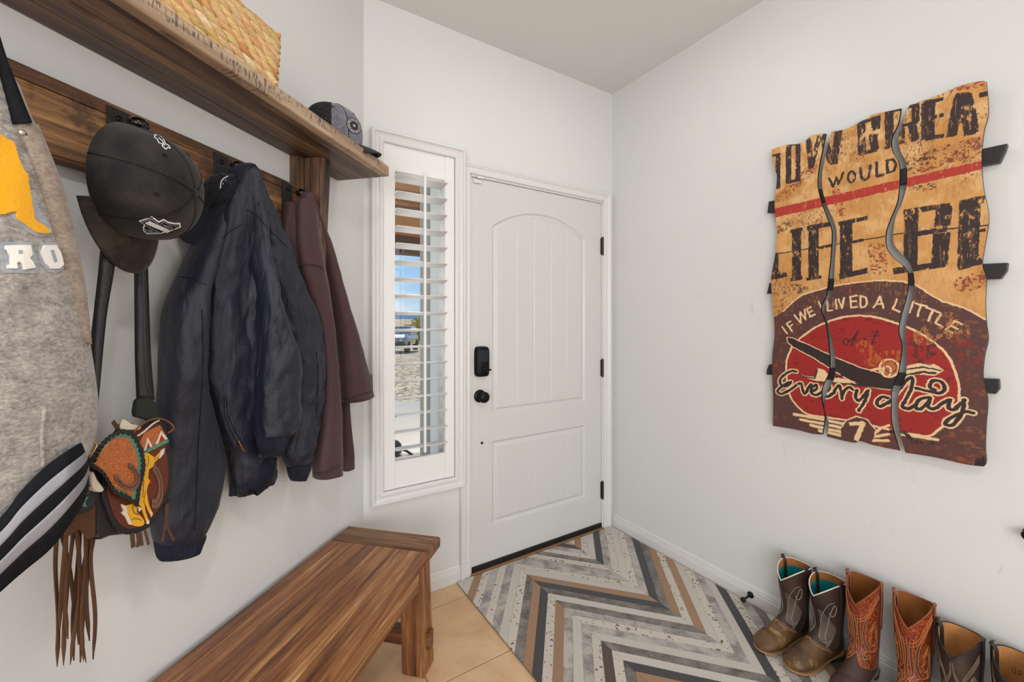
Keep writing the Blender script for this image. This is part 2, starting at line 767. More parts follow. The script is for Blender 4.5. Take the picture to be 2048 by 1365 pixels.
# keypad deadbolt inside unit
u, z = dw_uz(966, 724, .02)
dead = D.objects.new('deadbolt', None)
mb = MB()
w_, h_ = .037, .077
rr = []
ring = []
for k in range(40):
    t = 2 * math.pi * k / 40
    cs, sn = math.cos(t), math.sin(t)
    ring.append((w_ * abs(cs) ** .35 * (1 if cs > 0 else -1), h_ * abs(sn) ** .35 * (1 if sn > 0 else -1)))
mb.smooth = True
mb.loft([[dM(u + a * f, z + b * (1 - (1 - f) * .5), h) for a, b in ring] for f, h in ((1.03, 0), (1.03, .006), (1.0, .008), (1.0, .024), (.96, .030), (.86, .033), (.3, .034))])
body = mb.build('deadbolt', BRONZE, door)
mb = MB()
mb.box((u - .026, z - .002, .030), (u + .026, z + .060, .0353), dM)
mb.build('battery_cover', plain('lock_blue_black', (28, 38, 52), .25, .6, .5), body, bevel=.002)
body_child = mb
mb = MB()
dome(mb, dM, (u + .005, z - .040), .014, [(1, .03), (1, .040), (.9, .043), (.2, .043)])
mb.box((u - .005, z - .044, .043), (u + .032, z - .036, .058), dM)
mb.build('thumb_turn', BRONZE, body, bevel=.0015)
# knob
u, z = dw_uz(964, 794, .02)
mb = MB()
dome(mb, dM, (u, z), .033, [(1, 0), (1, .004), (.93, .009), (.6, .012), (.38, .014)])
mb.build('knob_rose', BRONZE, door)
mb = MB()
dome(mb, dM, (u, z), .028, [(.42, .012), (.40, .030), (.62, .036), (.96, .044), (1.02, .052), (.92, .060), (.6, .064), (.1, .065)])
mb.build('knob', BRONZE, door)
# small hole and latch plates
u, z = dw_uz(965, 887)
mb = MB()
dome(mb, dM, (u, z), .0055, [(1.3, 0), (1.3, .0008), (1, .001), (.1, .001)], 14)
mb.build('drilled_hole', plain('hole_black', (10, 10, 10), .8, .1), door)
for (a_, b_) in ((735, 745), (781, 806)):
    za, zb = dw_uz(941, a_)[1], dw_uz(941, b_)[1]
    mb = MB()
    mb.box((DOOR[0] - .003, zb, -.02), (DOOR[0] + .0006, za, -.0052), lambda u, z, o: dwp(u, z, o))
    mb.build('latch_plate', BRONZE2, door)
# contact sensor on the top corner
ua, za = dw_uz(957, 361, .01)
mb = MB()
mb.box((ua - .024, za - .012, .000), (ua + .022, za + .006, .013), lambda u, z, o: dwp(u, z, o + DOFF))
mb.build('contact_sensor', plain('sensor_plastic', (226, 223, 218), .4), door, bevel=.004)
mb = MB()
mb.box((ua - .012, za + .008, .014), (ua + .026, za + .019, .024), lambda u, z, o: dwp(u, z, o))
structure(mb.build('trim_3', plain('sensor_plastic', (226, 223, 218)), bevel=.003), 'small white magnet block on the door casing')
# threshold
mb = MB()
mb.box((x0, -.0, -.15), (x1, .010, .012), lambda u, z, o: dwp(u, z, o))
structure(mb.build('trim_4', plain('threshold_wood', (150, 112, 74), .5, .4, var=.2), bevel=.003), 'light wooden threshold strip under the door')

# ------------------------------------------------------------------ shuttered window
SHUT = plain('shutter_paint', (229, 229, 229), .3, .5)
win = D.objects.new('window_1', None)
COL.objects.link(win)
win.location = dwp(WIN[0], WIN[2], 0)
structure(win, 'tall narrow window with white plantation shutter')
mb = MB()
sweep_profile(mb, ([(WIN[0], WIN[2]), (WIN[0], WIN[3]), (WIN[1], WIN[3]), (WIN[1], WIN[2])], dm),
              [(-.006, -.03), (-.006, .026), (0, .030), (.010, .030), (.014, .025), (.022, .023), (.030, .028), (.036, .036), (.044, .036), (.048, .030), (.048, 0)], closed=True)
mb.build('window_frame', TRIM, win)
U0, U1, Z0, Z1 = .083, .429, .531, 2.098
LU0, LU1, LZ0, LZ1 = .135, .381, .655, 1.983
mb = MB()
B = lambda u, z, o: dwp(u, z, o)
for r in ((U0, Z0, LU0, Z1), (LU1, Z0, U1, Z1)):
    mb.box((r[0], r[1], -.012), (r[2], r[3], .016), B)
mb.build('shutter_stiles', SHUT, win, bevel=.0015)
mb = MB()
mb.box((LU0, LZ1, -.010), (LU1, Z1, .013), B)
mb.box((LU0, Z0, -.010), (LU1, LZ0, .013), B)
mb.build('shutter_rails', SHUT, win, bevel=.0012)
NL = 17
pitch = (LZ1 - LZ0) / NL
ta = math.radians(7)
for k in range(NL):
    zc = LZ1 - pitch * (k + .5) + .012
    mb = MB()
    mb.smooth = True
    sec = []
    for t in [2 * math.pi * i / 20 for i in range(20)]:
        a_ = .0445 * math.cos(t)
        h_ = .0052 * math.sin(t)
        o_ = a_ * math.cos(ta) - h_ * math.sin(ta)
        z_ = a_ * math.sin(ta) + h_ * math.cos(ta)
        sec.append((z_, o_))
    mb.loft([[dwp(uu, zc + a, b + .002) for a, b in sec] for uu in (LU0 + .001, LU1 - .001)])
    mb.build('louver', SHUT, win)
mb = MB()
mb.box((.258, LZ0 + .03, .046), (.270, LZ1 + .006, .057), B)
mb.build('tilt_rod', SHUT, win, bevel=.002)
for zc in (1.66, 1.10, .60, 1.98):
    mb = MB()
    mb.tube([dwp(U0 - .003, zc - .03, .018), dwp(U0 - .003, zc + .03, .018)], .005, 10)
    mb.build('hinge', SHUT, win)
# outer window unit: vinyl frame and pane
VINYL = plain('vinyl_frame', (225, 226, 224), .4, .5)
mb = MB()
sweep_profile(mb, ([(WIN[0] + .0, WIN[2]), (WIN[1], WIN[2]), (WIN[1], WIN[3]), (WIN[0], WIN[3])], dm), [(0, -.148), (0, -.095), (.018, -.095), (.022, -.11), (.030, -.11), (.030, -.148)], closed=True)
mb.build('sash', VINYL, win)
g = NT('window_glass', .0, .5)
g.t.nodes.clear()
o_ = g.n('ShaderNodeOutputMaterial')
tr = g.n('ShaderNodeBsdfTransparent')
gl = g.n('ShaderNodeBsdfGlossy')
gl.inputs['Roughness'].default_value = .02
tr.inputs[0].default_value = (.96, .98, .97, 1)
fr = g.n('ShaderNodeFresnel')
fr.inputs[0].default_value = 1.35
mx = g.n('ShaderNodeMixShader')
g.l(fr.outputs[0], mx.inputs[0])
g.l(tr.outputs[0], mx.inputs[1])
g.l(gl.outputs[0], mx.inputs[2])
g.l(mx.outputs[0], o_.inputs[0])
GLASS = g.m
mb = MB()
mb.box((WIN[0] + .02, WIN[2] + .02, -.130), (WIN[1] - .02, WIN[3] - .02, -.126), B)
mb.build('pane', GLASS, win)
# ------------------------------------------------------------------ wood
def wood_mat(name, stops, axis='Y', rough=.45, streak=.5, spec=.45, grain=1.0, saw=0.0, worn=None):
    t = NT(name, rough, spec)
    tint = t.attr('tint')
    sepc = t.n('ShaderNodeSeparateColor')
    t.l(tint.outputs['Color'], sepc.inputs[0])
    wv = t.math('MULTIPLY', sepc.outputs[0], 57.0)
    sc = {'X': (1, 14, 14), 'Y': (14, 1, 14), 'Z': (14, 14, 1)}[axis]
    v = t.coord(sc)
    v2 = t.coord(tuple(x * 3.2 if x > 1 else 1.6 for x in sc))
    v3 = t.coord(tuple(x * .35 if x > 1 else 1.3 for x in sc))
    f1 = t.noise(v, 1.9 * grain, 8, .68, .5, wv)
    f2 = t.noise(v2, 3.0 * grain, 6, .75, .2, wv)
    f3 = t.noise(v3, 1.1, 3, .5, .4, wv)
    f = t.math('ADD', t.math('MULTIPLY', f1, .62), t.math('MULTIPLY', f2, .38))
    f = t.math('ADD', f, t.math('MULTIPLY', t.math('SUBTRACT', sepc.outputs[1], .5), .16))
    c = t.ramp(f, stops)
    dark = t.ramp(f3, [(.0, (1, 1, 1)), (.34, (.55, .55, .55)), (.44, (0, 0, 0))])
    c = t.mix(t.math('MULTIPLY', dark, streak), c, tuple(x * .45 for x in stops[0][1]))
    # knots and dark scars
    kn = t.noise(t.coord(tuple(x * .5 if x > 1 else 2.4 for x in sc)), 2.4, 2, .4, .2, wv)
    c = t.mix(t.ramp(kn, [(.70, (0, 0, 0)), (.76, (.8, .8, .8))]), c, tuple(x * .35 for x in stops[0][1]))
    if worn:
        wn = t.noise(t.coord((9, 9, 9)), 1.4, 6, .7)
        c = t.mix(t.ramp(wn, [(.5, (0, 0, 0)), (.62, (.75, .75, .75))]), c, worn)
    if saw:
        sn = t.noise(t.coord((30, 230, 45)), 1.0, 3, .6)
        sm = t.noise(t.coord((2, 6, 30)), 1.0, 3, .6)
        k_ = t.math('MULTIPLY', t.ramp(sn, [(.53, (0, 0, 0)), (.58, (1, 1, 1))]), t.ramp(sm, [(.44, (0, 0, 0)), (.50, (1, 1, 1))]))
        c = t.mix(t.math('MULTIPLY', k_, saw), c, (.05, .042, .04))
    t.color(c)
    h = t.math('ADD', t.math('MULTIPLY', f2, .6), t.math('MULTIPLY', f1, .6))
    t.bump(h, .25, .0035)
    rr = t.n('ShaderNodeMapRange')
    t.l(f2, rr.inputs[0])
    rr.inputs[1].default_value = .3
    rr.inputs[2].default_value = .7
    rr.inputs[3].default_value = rough - .1
    rr.inputs[4].default_value = rough + .14
    t.l(rr.outputs[0], t.b.inputs['Roughness'])
    return t.m


BST = [(.36, lin((66, 40, 25))), (.45, lin((114, 70, 42))), (.52, lin((146, 96, 58))), (.575, lin((176, 126, 80))), (.64, lin((218, 178, 126)))]
RST = [(.36, lin((38, 30, 26))), (.45, lin((76, 55, 42))), (.52, lin((106, 78, 57))), (.58, lin((134, 102, 72))), (.66, lin((172, 138, 100)))]
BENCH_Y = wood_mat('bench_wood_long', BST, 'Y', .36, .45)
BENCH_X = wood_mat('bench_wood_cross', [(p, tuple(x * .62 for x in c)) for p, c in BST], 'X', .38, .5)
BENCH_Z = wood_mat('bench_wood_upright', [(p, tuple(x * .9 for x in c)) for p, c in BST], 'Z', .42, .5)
RACK_Y = wood_mat('rack_wood_long', RST, 'Y', .42, .75)
RAIL_Y = wood_mat('rack_wood_rail', [(.37, lin((50, 34, 26))), (.45, lin((92, 62, 42))), (.51, lin((132, 92, 58))), (.57, lin((168, 124, 74))), (.64, lin((196, 156, 100)))], 'Y', .5, .8, worn=lin((60, 42, 34)))
RACK_Z = wood_mat('rack_wood_upright', RST, 'Z', .45, .7)
EDGE_Y = wood_mat('rack_wood_edge', [(.28, lin((104, 84, 66))), (.45, lin((146, 120, 96))), (.55, lin((176, 152, 126))), (.68, lin((200, 180, 156)))], 'Y', .5, .12, saw=.85)
MATTE = plain('powder_black_steel', (44, 43, 45), .5, .4, .3)
GLOSSB = plain('glossy_black_knob', (14, 14, 17), .12, .6, .2)
SCREW = plain('screw_black', (24, 24, 26), .3, .6, .7)

rnd = random.Random(11)


def tnt(g=None):
    return (rnd.random(), rnd.random() if g is None else g, rnd.random(), 1)


# ---- wall rack: rail, shelf, end bracket, hooks
rack = empty('coat_rack', (0, 1.25, 1.6), 'rustic dark wooden coat rack with top shelf and black hooks, fixed high on left wall', 'coat rack')
Y0 = -.35
mb = MB()
zc = [1.597, 1.628, 1.702, 1.751]
for a, b, g in ((1.597, 1.6045, .3), (1.605, 1.7235, .62), (1.7245, 1.751, .45)):
    mb.c = tnt(g)
    mb.box((.0, Y0, a), (.030, 1.2215, b))
mb.build('hook_rail', RAIL_Y, rack, bevel=.0022)
mb = MB()
SH = 1.894
for a, b, g in ((.0015, .062, .35), (.063, .125, .55), (.126, .19, .42)):
    mb.c = tnt(g)
    mb.box((a, Y0, 1.854), (b, 1.484, SH))
mb.build('shelf_board', RACK_Y, rack, bevel=.0022)
mb = MB()
mb.c = tnt(.5)
mb.box((.191, Y0, 1.854), (.225, 1.486, SH + .0005))
mb.build('shelf_front_edge', EDGE_Y, rack, bevel=.005)
mb = MB()
mb.c = tnt(.7)
mb.box((.0, 1.2225, 1.30), (.034, 1.247, 1.853))
mb.c = tnt(.4)
mb.box((.0, 1.2475, 1.30), (.034, 1.297, 1.853))
mb.build('bracket_post', RACK_Z, rack, bevel=.002)
mb = MB()
xs_ = [.0345, .058, .082, .108]
for k in range(3):
    mb.c = tnt((.25, .6, .3)[k])
    a, b = xs_[k], xs_[k + 1] - .0008
    ka, kb = (a - .034) * .62 + .034, (b - .034) * .62 + .034
    mb.hexa([(a if k == 0 else ka, 1.250, 1.34), (kb, 1.250, 1.34), (kb, 1.295, 1.34), (a if k == 0 else ka, 1.295, 1.34)],
            [(a, 1.250, 1.853), (b, 1.250, 1.853), (b, 1.295, 1.853), (a, 1.295, 1.853)])
mb.build('bracket_panel', RACK_Z, rack, bevel=.002)

HOOKS = [.12, .40, .690, .935, 1.175]
for i, y in enumerate(HOOKS):
    mb = MB()
    mb.box((.030, y - .021, 1.598), (.0345, y + .021, 1.742))
    pl_ = mb.build('hook_plate', MATTE, rack, bevel=.001)
    for zz in (1.722, 1.618):
        mb = MB()
        mb.smooth = True
        mb.loft([[(x, y + r * math.cos(t), zz + r * math.sin(t)) for t in [2 * math.pi * k / 16 for k in range(16)]] for x, r in ((.0345, .0066), (.0365, .006), (.0378, .004))])
        mb.smooth = False
        mb.build('screw', SCREW, pl_)
    mb = MB()
    mb.smooth = True
    mb.tube(catmull([(.034, y, 1.640), (.052, y, 1.636), (.070, y, 1.652), (.082, y, 1.680), (.086, y, 1.700)], 5), .0048, 10)
    h_ = mb.build('hook', MATTE, rack)
    mb = MB()
    mb.smooth = True
    cz = Vector((.087, y, 1.706))
    prof_ = [(.0, -.013), (.010, -.012), (.0165, -.007), (.0185, 0), (.0165, .007), (.010, .012), (.0, .0135)]
    ax = Vector((.25, 0, .97)).normalized()
    ux = Vector((0, 1, 0))
    vx = ax.cross(ux)
    mb.loft([[cz + ax * h + (ux * math.cos(t) + vx * math.sin(t)) * max(r, .0005) for t in [2 * math.pi * k / 20 for k in range(20)]] for r, h in prof_])
    mb.build('knob', GLOSSB, h_)

# ---- bench
bench = empty('wooden_bench', (.22, .9, 0), 'low rustic brown wooden bench with plank seat along the left wall', 'bench')
BX0, BX1, BZ = .020, .416, .460
mb = MB()
w_s = [.045, .058, .052, .064, .055, .050, .072]
k_ = (BX1 - BX0) / sum(w_s)
x = BX0
for i, w_ in enumerate(w_s):
    mb.c = tnt((.42, .60, .45, .62, .40, .66, .50)[i])
    mb.box((x + .0004, .14, .425), (x + w_ * k_ - .0004, 1.4125, BZ))
    x += w_ * k_
mb.build('seat', BENCH_Y, bench, bevel=.0018)
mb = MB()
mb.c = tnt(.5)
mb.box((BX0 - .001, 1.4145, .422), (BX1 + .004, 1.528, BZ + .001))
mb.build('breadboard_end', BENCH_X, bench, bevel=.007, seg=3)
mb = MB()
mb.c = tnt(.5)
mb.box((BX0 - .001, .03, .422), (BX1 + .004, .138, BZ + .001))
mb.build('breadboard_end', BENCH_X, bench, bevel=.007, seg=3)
mb = MB()
mb.c = tnt(.6)
mb.box((.352, .20, .318), (.384, 1.412, .4245))
mb.build('apron', BENCH_Y, bench, bevel=.003)
mb = MB()
mb.c = tnt(.4)
mb.box((.050, .20, .318), (.080, 1.412, .4245))
mb.build('apron', BENCH_Y, bench, bevel=.003)
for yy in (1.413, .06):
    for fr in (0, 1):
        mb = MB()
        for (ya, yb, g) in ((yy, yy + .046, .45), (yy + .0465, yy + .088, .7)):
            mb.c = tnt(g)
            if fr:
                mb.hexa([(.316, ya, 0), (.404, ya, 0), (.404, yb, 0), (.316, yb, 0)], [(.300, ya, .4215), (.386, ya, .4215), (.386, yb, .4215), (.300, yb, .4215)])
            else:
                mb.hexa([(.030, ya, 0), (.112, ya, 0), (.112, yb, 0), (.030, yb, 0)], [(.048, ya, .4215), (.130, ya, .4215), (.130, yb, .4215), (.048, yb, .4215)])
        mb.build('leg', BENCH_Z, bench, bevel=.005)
    mb = MB()
    mb.c = tnt(.3)
    mb.box((.0225, yy + .024, .086), (.4150, yy + .058, .148))
    mb.build('stretcher', BENCH_X, bench, bevel=.003)

# ---- hide patchwork rug with chevron strips
def hide_mat():
    t = NT('patchwork_hide', .75, .25)
    a = t.attr('tint')
    v = t.coord()
    vs = t.coord((1, 1, 1))
    base = a.outputs['Color']
    big = t.noise(v, 9, 5, .6, .5)
    base = t.mix(t.math('MULTIPLY', t.ramp(big, [(.35, (0, 0, 0)), (.75, (1, 1, 1))]), .35), base, (.95, .92, .9), 'MULTIPLY')
    hair = t.noise(t.coord((140, 140, 30), rot=(0, 0, .4)), 2.0, 4, .8, 1.5)
    blot = t.noise(v, 14, 4, .6, .3)
    sp = t.noise(v, 75, 2, .5)
    # alpha: 0 plain, .25 small brown spots, .5 soft grey, .75 brindled dark
    al = a.outputs['Alpha']
    spots = t.math('MULTIPLY', t.ramp(sp, [(.62, (0, 0, 0)), (.66, (1, 1, 1))]), t.math('LESS_THAN', t.math('ABSOLUTE', t.math('SUBTRACT', al, .25)), .1))
    base = t.mix(spots, base, lin((92, 66, 54)))
    soft = t.math('MULTIPLY', t.ramp(t.math('MULTIPLY', t.math('ADD', hair, blot), .5), [(.46, (0, 0, 0)), (.58, (.85, .85, .85))]), t.math('LESS_THAN', t.math('ABSOLUTE', t.math('SUBTRACT', al, .5)), .1))
    base = t.mix(soft, base, lin((104, 98, 96)))
    br = t.math('MULTIPLY', t.ramp(t.math('ADD', t.math('MULTIPLY', hair, .6), t.math('MULTIPLY', blot, .4)), [(.42, (0, 0, 0)), (.58, (1, 1, 1))]), t.math('LESS_THAN', t.math('ABSOLUTE', t.math('SUBTRACT', al, .75)), .1))
    base = t.mix(br, base, lin((52, 48, 48)))
    fine = t.noise(t.coord((300, 300, 40)), 1.5, 3, .7)
    base = t.mix(t.ramp(fine, [(.3, (.35, .35, .35)), (.6, (0, 0, 0))]), base, (.25, .22, .2))
    t.color(base)
    t.bump(t.math('ADD', hair, fine), .3, .004)
    t.b.inputs['Sheen Weight'].default_value = .15
    return t.m


HIDE = hide_mat()
W, C, Sg, G, Db, Tn, Nv, Bn = ((206, 200, 192), 0), ((210, 202, 191), .25), ((196, 190, 184), .5), ((184, 179, 174), .5), ((150, 144, 138), .75), ((162, 124, 92), 0), ((52, 54, 60), 0), ((78, 60, 54), 0)
colA = {-9: W, -8: W, -7: Tn, -6: C, -5: Sg, -4: C, -3: Sg, -2: W, -1: C, 0: Db, 1: Tn, 2: Nv, 3: C, 4: Tn, 5: Sg, 6: W, 7: Sg, 8: C, 9: Bn, 10: C, 11: Db, 12: Tn, 13: W, 14: C, 15: Nv, 16: W}
colB = {-12: C, -11: W, -10: Sg, -9: Bn, -8: Sg, -7: C, -6: Db, -5: C, -4: G, -3: Sg, -2: C, -1: W, 0: Tn, 1: Nv, 2: Db, 3: W, 4: Db, 5: Sg, 6: C, 7: Sg, 8: W, 9: Db, 10: W, 11: Nv, 12: Tn, 13: Sg, 14: W, 15: C, 16: Db}
colC = {-10: W, -9: Tn, -8: C, -7: W, -6: Nv, -5: Sg, -4: C, -3: W, -2: C, -1: Sg, 0: Nv, 1: Db, 2: Tn, 3: C, 4: Tn, 5: W, 6: C, 7: Sg, 8: W, 9: Nv, 10: C, 11: Sg, 12: Db, 13: C, 14: W, 15: Tn, 16: Nv}
UA, UV, UP, UB = .440, .768, 1.157, 1.503
WA, WB = .022, 1.72


def gz(u):
    return -1.2 * (u - UV) if u < UV else (1.14 * (u - UV) if u < UP else 1.14 * (UP - UV) - 1.2 * (u - UP))


mb = MB()
rnd2 = random.Random(5)
P_ = .0585
for (ua, ub, cols) in ((UA, UV, colA), (UV, UP, colB), (UP, UB, colC)):
    for k in range(-16, 30):
        t0, t1 = .154 + P_ * k + .0006, .154 + P_ * (k + 1) - .0006
        n_ = 8
        pl = []
        us_ = [lerp(ua + .0006, ub - .0006, i / n_) for i in range(n_ + 1)]
        pl = [Vector((u, gz(u) + t0)) for u in us_] + [Vector((u, gz(u) + t1)) for u in us_[::-1]]
        pl = clip(pl, Vector((0, WA)), Vector((0, 1)))
        if len(pl) > 2:
            pl = clip(pl, Vector((0, WB)), Vector((0, -1)))
        if len(pl) < 3:
            continue
        kk = k if k in cols else (k + 24) % 22 - 7
        rgb, al = cols.get(kk, W)
        j = rnd2.uniform(.95, 1.04)
        c3 = tuple(x * j for x in lin(rgb))
        mb.c = (*c3, al if al else .001)
        mb.prism([tuple(p) for p in pl], lambda a, b, d: dwp(a, d, b), .004, .0085)
mb.c = (*lin((120, 104, 88)), .001)
mb.prism([(UA, WA), (UB, WA), (UB, WB), (UA, WB)], lambda a, b, d: dwp(a, d, b), .0005, .0045)
rug = mb.build('patchwork_rug', HIDE)
tag(rug, 'cowhide patchwork rug in grey, cream, tan and black chevrons in front of the door', 'rug')

# ---- door stop on the right baseboard
s_, z_ = rw_sz(1500, 1192, .02)
ds = empty('door_stop', rwp(s_, z_, .014), 'small dark bronze door stop screwed to the right baseboard', 'door stop')
mb = MB()
mb.smooth = True
cM = lambda h, r, n=16: [rwp(s_ + r * math.cos(t), .040 + r * math.sin(t), h) for t in [2 * math.pi * k / n for k in range(n)]]
mb.loft([cM(.0135, .014), cM(.018, .014), cM(.021, .007), cM(.024, .0048), cM(.066, .0042), cM(.070, .006)])
mb.build('rod', BRONZE, ds)
mb = MB()
mb.smooth = True
mb.loft([cM(.070, .0085), cM(.073, .0105), cM(.082, .0105), cM(.085, .008)])
mb.build('rubber_tip', DARKRUB, ds)
# ------------------------------------------------------------------ painted three panel wall art
def vnoise(x, y, seed=0):
    xi, yi = np.floor(x).astype(np.int64), np.floor(y).astype(np.int64)
    fx, fy = x - xi, y - yi
    fx, fy = fx * fx * (3 - 2 * fx), fy * fy * (3 - 2 * fy)

    def h(a, b):
        n = (a * 374761393 + b * 668265263 + seed * 974711) & 0xFFFFFFFF
        n = ((n ^ (n >> 13)) * 1274126177) & 0xFFFFFFFF
        return ((n ^ (n >> 16)) & 0xFFFF) / 65535.0
    return lerp(lerp(h(xi, yi), h(xi + 1, yi), fx), lerp(h(xi, yi + 1), h(xi + 1, yi + 1), fx), fy)


def fbm(x, y, seed=0, o=5, g=.55):
    r = np.zeros_like(x)
    a, t = 1, 0
    for k in range(o):
        r += a * vnoise(x * 2 ** k + 13.7 * k, y * 2 ** k + 7.1 * k, seed + k)
        t += a
        a *= g
    return r / t


SOFF = .043
T7 = lambda X, Y: rw_sz(1500 + X / 3.25, 140 + Y / 3.25, SOFF)
T8 = lambda X, Y: rw_sz(1500 + X / 3.25, 540 + Y / 3.25, SOFF)
PX = T7(700, 600)[0] - T7(699, 600)[0]            # metres for one unit near the middle


class Paint:
    def __init__(s, S, Z):
        s.S, s.Z = S, Z
        s.c = np.zeros(S.shape + (3,))
        wx = (fbm(S * 90, Z * 90, 3, 3) - .5) * .0045
        wz = (fbm(S * 90, Z * 90, 33, 3) - .5) * .0045
        s.s, s.z = S + wx, Z + wz
        s.chip = fbm(S * 150, Z * 60, 71, 4, .7)
        s.chip2 = fbm(S * 30, Z * 30, 91, 4, .6)

    def put(s, m, col, wear=0.0, a=1.0):
        if wear:
            m = m * np.clip((s.chip * .6 + s.chip2 * .4 - wear) * 14, 0, 1)
        m = np.clip(m, 0, 1)[..., None] * a
        s.c = s.c * (1 - m) + np.array(lin(col)) * m

    def stroke(s, pts, w, T, closed=False):
        P = [np.array(T(*p)) for p in pts]
        if closed:
            P.append(P[0])
        hw = w * PX / 2
        m = np.zeros(s.S.shape)
        for a, b in zip(P[:-1], P[1:]):
            lo, hi = np.minimum(a, b) - hw * 1.3 - .004, np.maximum(a, b) + hw * 1.3 + .004
            bx = (s.s > lo[0]) & (s.s < hi[0]) & (s.z > lo[1]) & (s.z < hi[1])
            if not bx.any():
                continue
            x, y = s.s[bx], s.z[bx]
            d = b - a
            t = np.clip(((x - a[0]) * d[0] + (y - a[1]) * d[1]) / max(d @ d, 1e-12), 0, 1)
            dist = np.hypot(x - a[0] - t * d[0], y - a[1] - t * d[1])
            m[bx] = np.maximum(m[bx], np.clip((hw - dist) / .0008 + .5, 0, 1))
        return m

    def block(s, a, b, w, T):
        """straight bar with square ends"""
        A, B_ = np.array(T(*a)), np.array(T(*b))
        d = B_ - A
        L = np.hypot(*d)
        d = d / L
        x, y = s.s - A[0], s.z - A[1]
        t = x * d[0] + y * d[1]
        n = np.abs(-x * d[1] + y * d[0])
        hw = w * PX / 2
        return np.clip(np.minimum(np.minimum(t, L - t), hw - n) / .0008 + .5, 0, 1)

    def poly(s, pts, T):
        P = [T(*p) for p in pts]
        ins = np.zeros(s.S.shape, bool)
        x, y = s.s, s.z
        for i in range(len(P)):
            (x1, y1), (x2, y2) = P[i], P[(i + 1) % len(P)]
            if y1 == y2:
                continue
            c = ((y1 > y) != (y2 > y)) & (x < (x2 - x1) * (y - y1) / (y2 - y1) + x1)
            ins ^= c
        return ins.astype(float)


DK, CRM, RED, BRN = (52, 40, 40), (222, 190, 148), (150, 40, 38), (84, 56, 54)


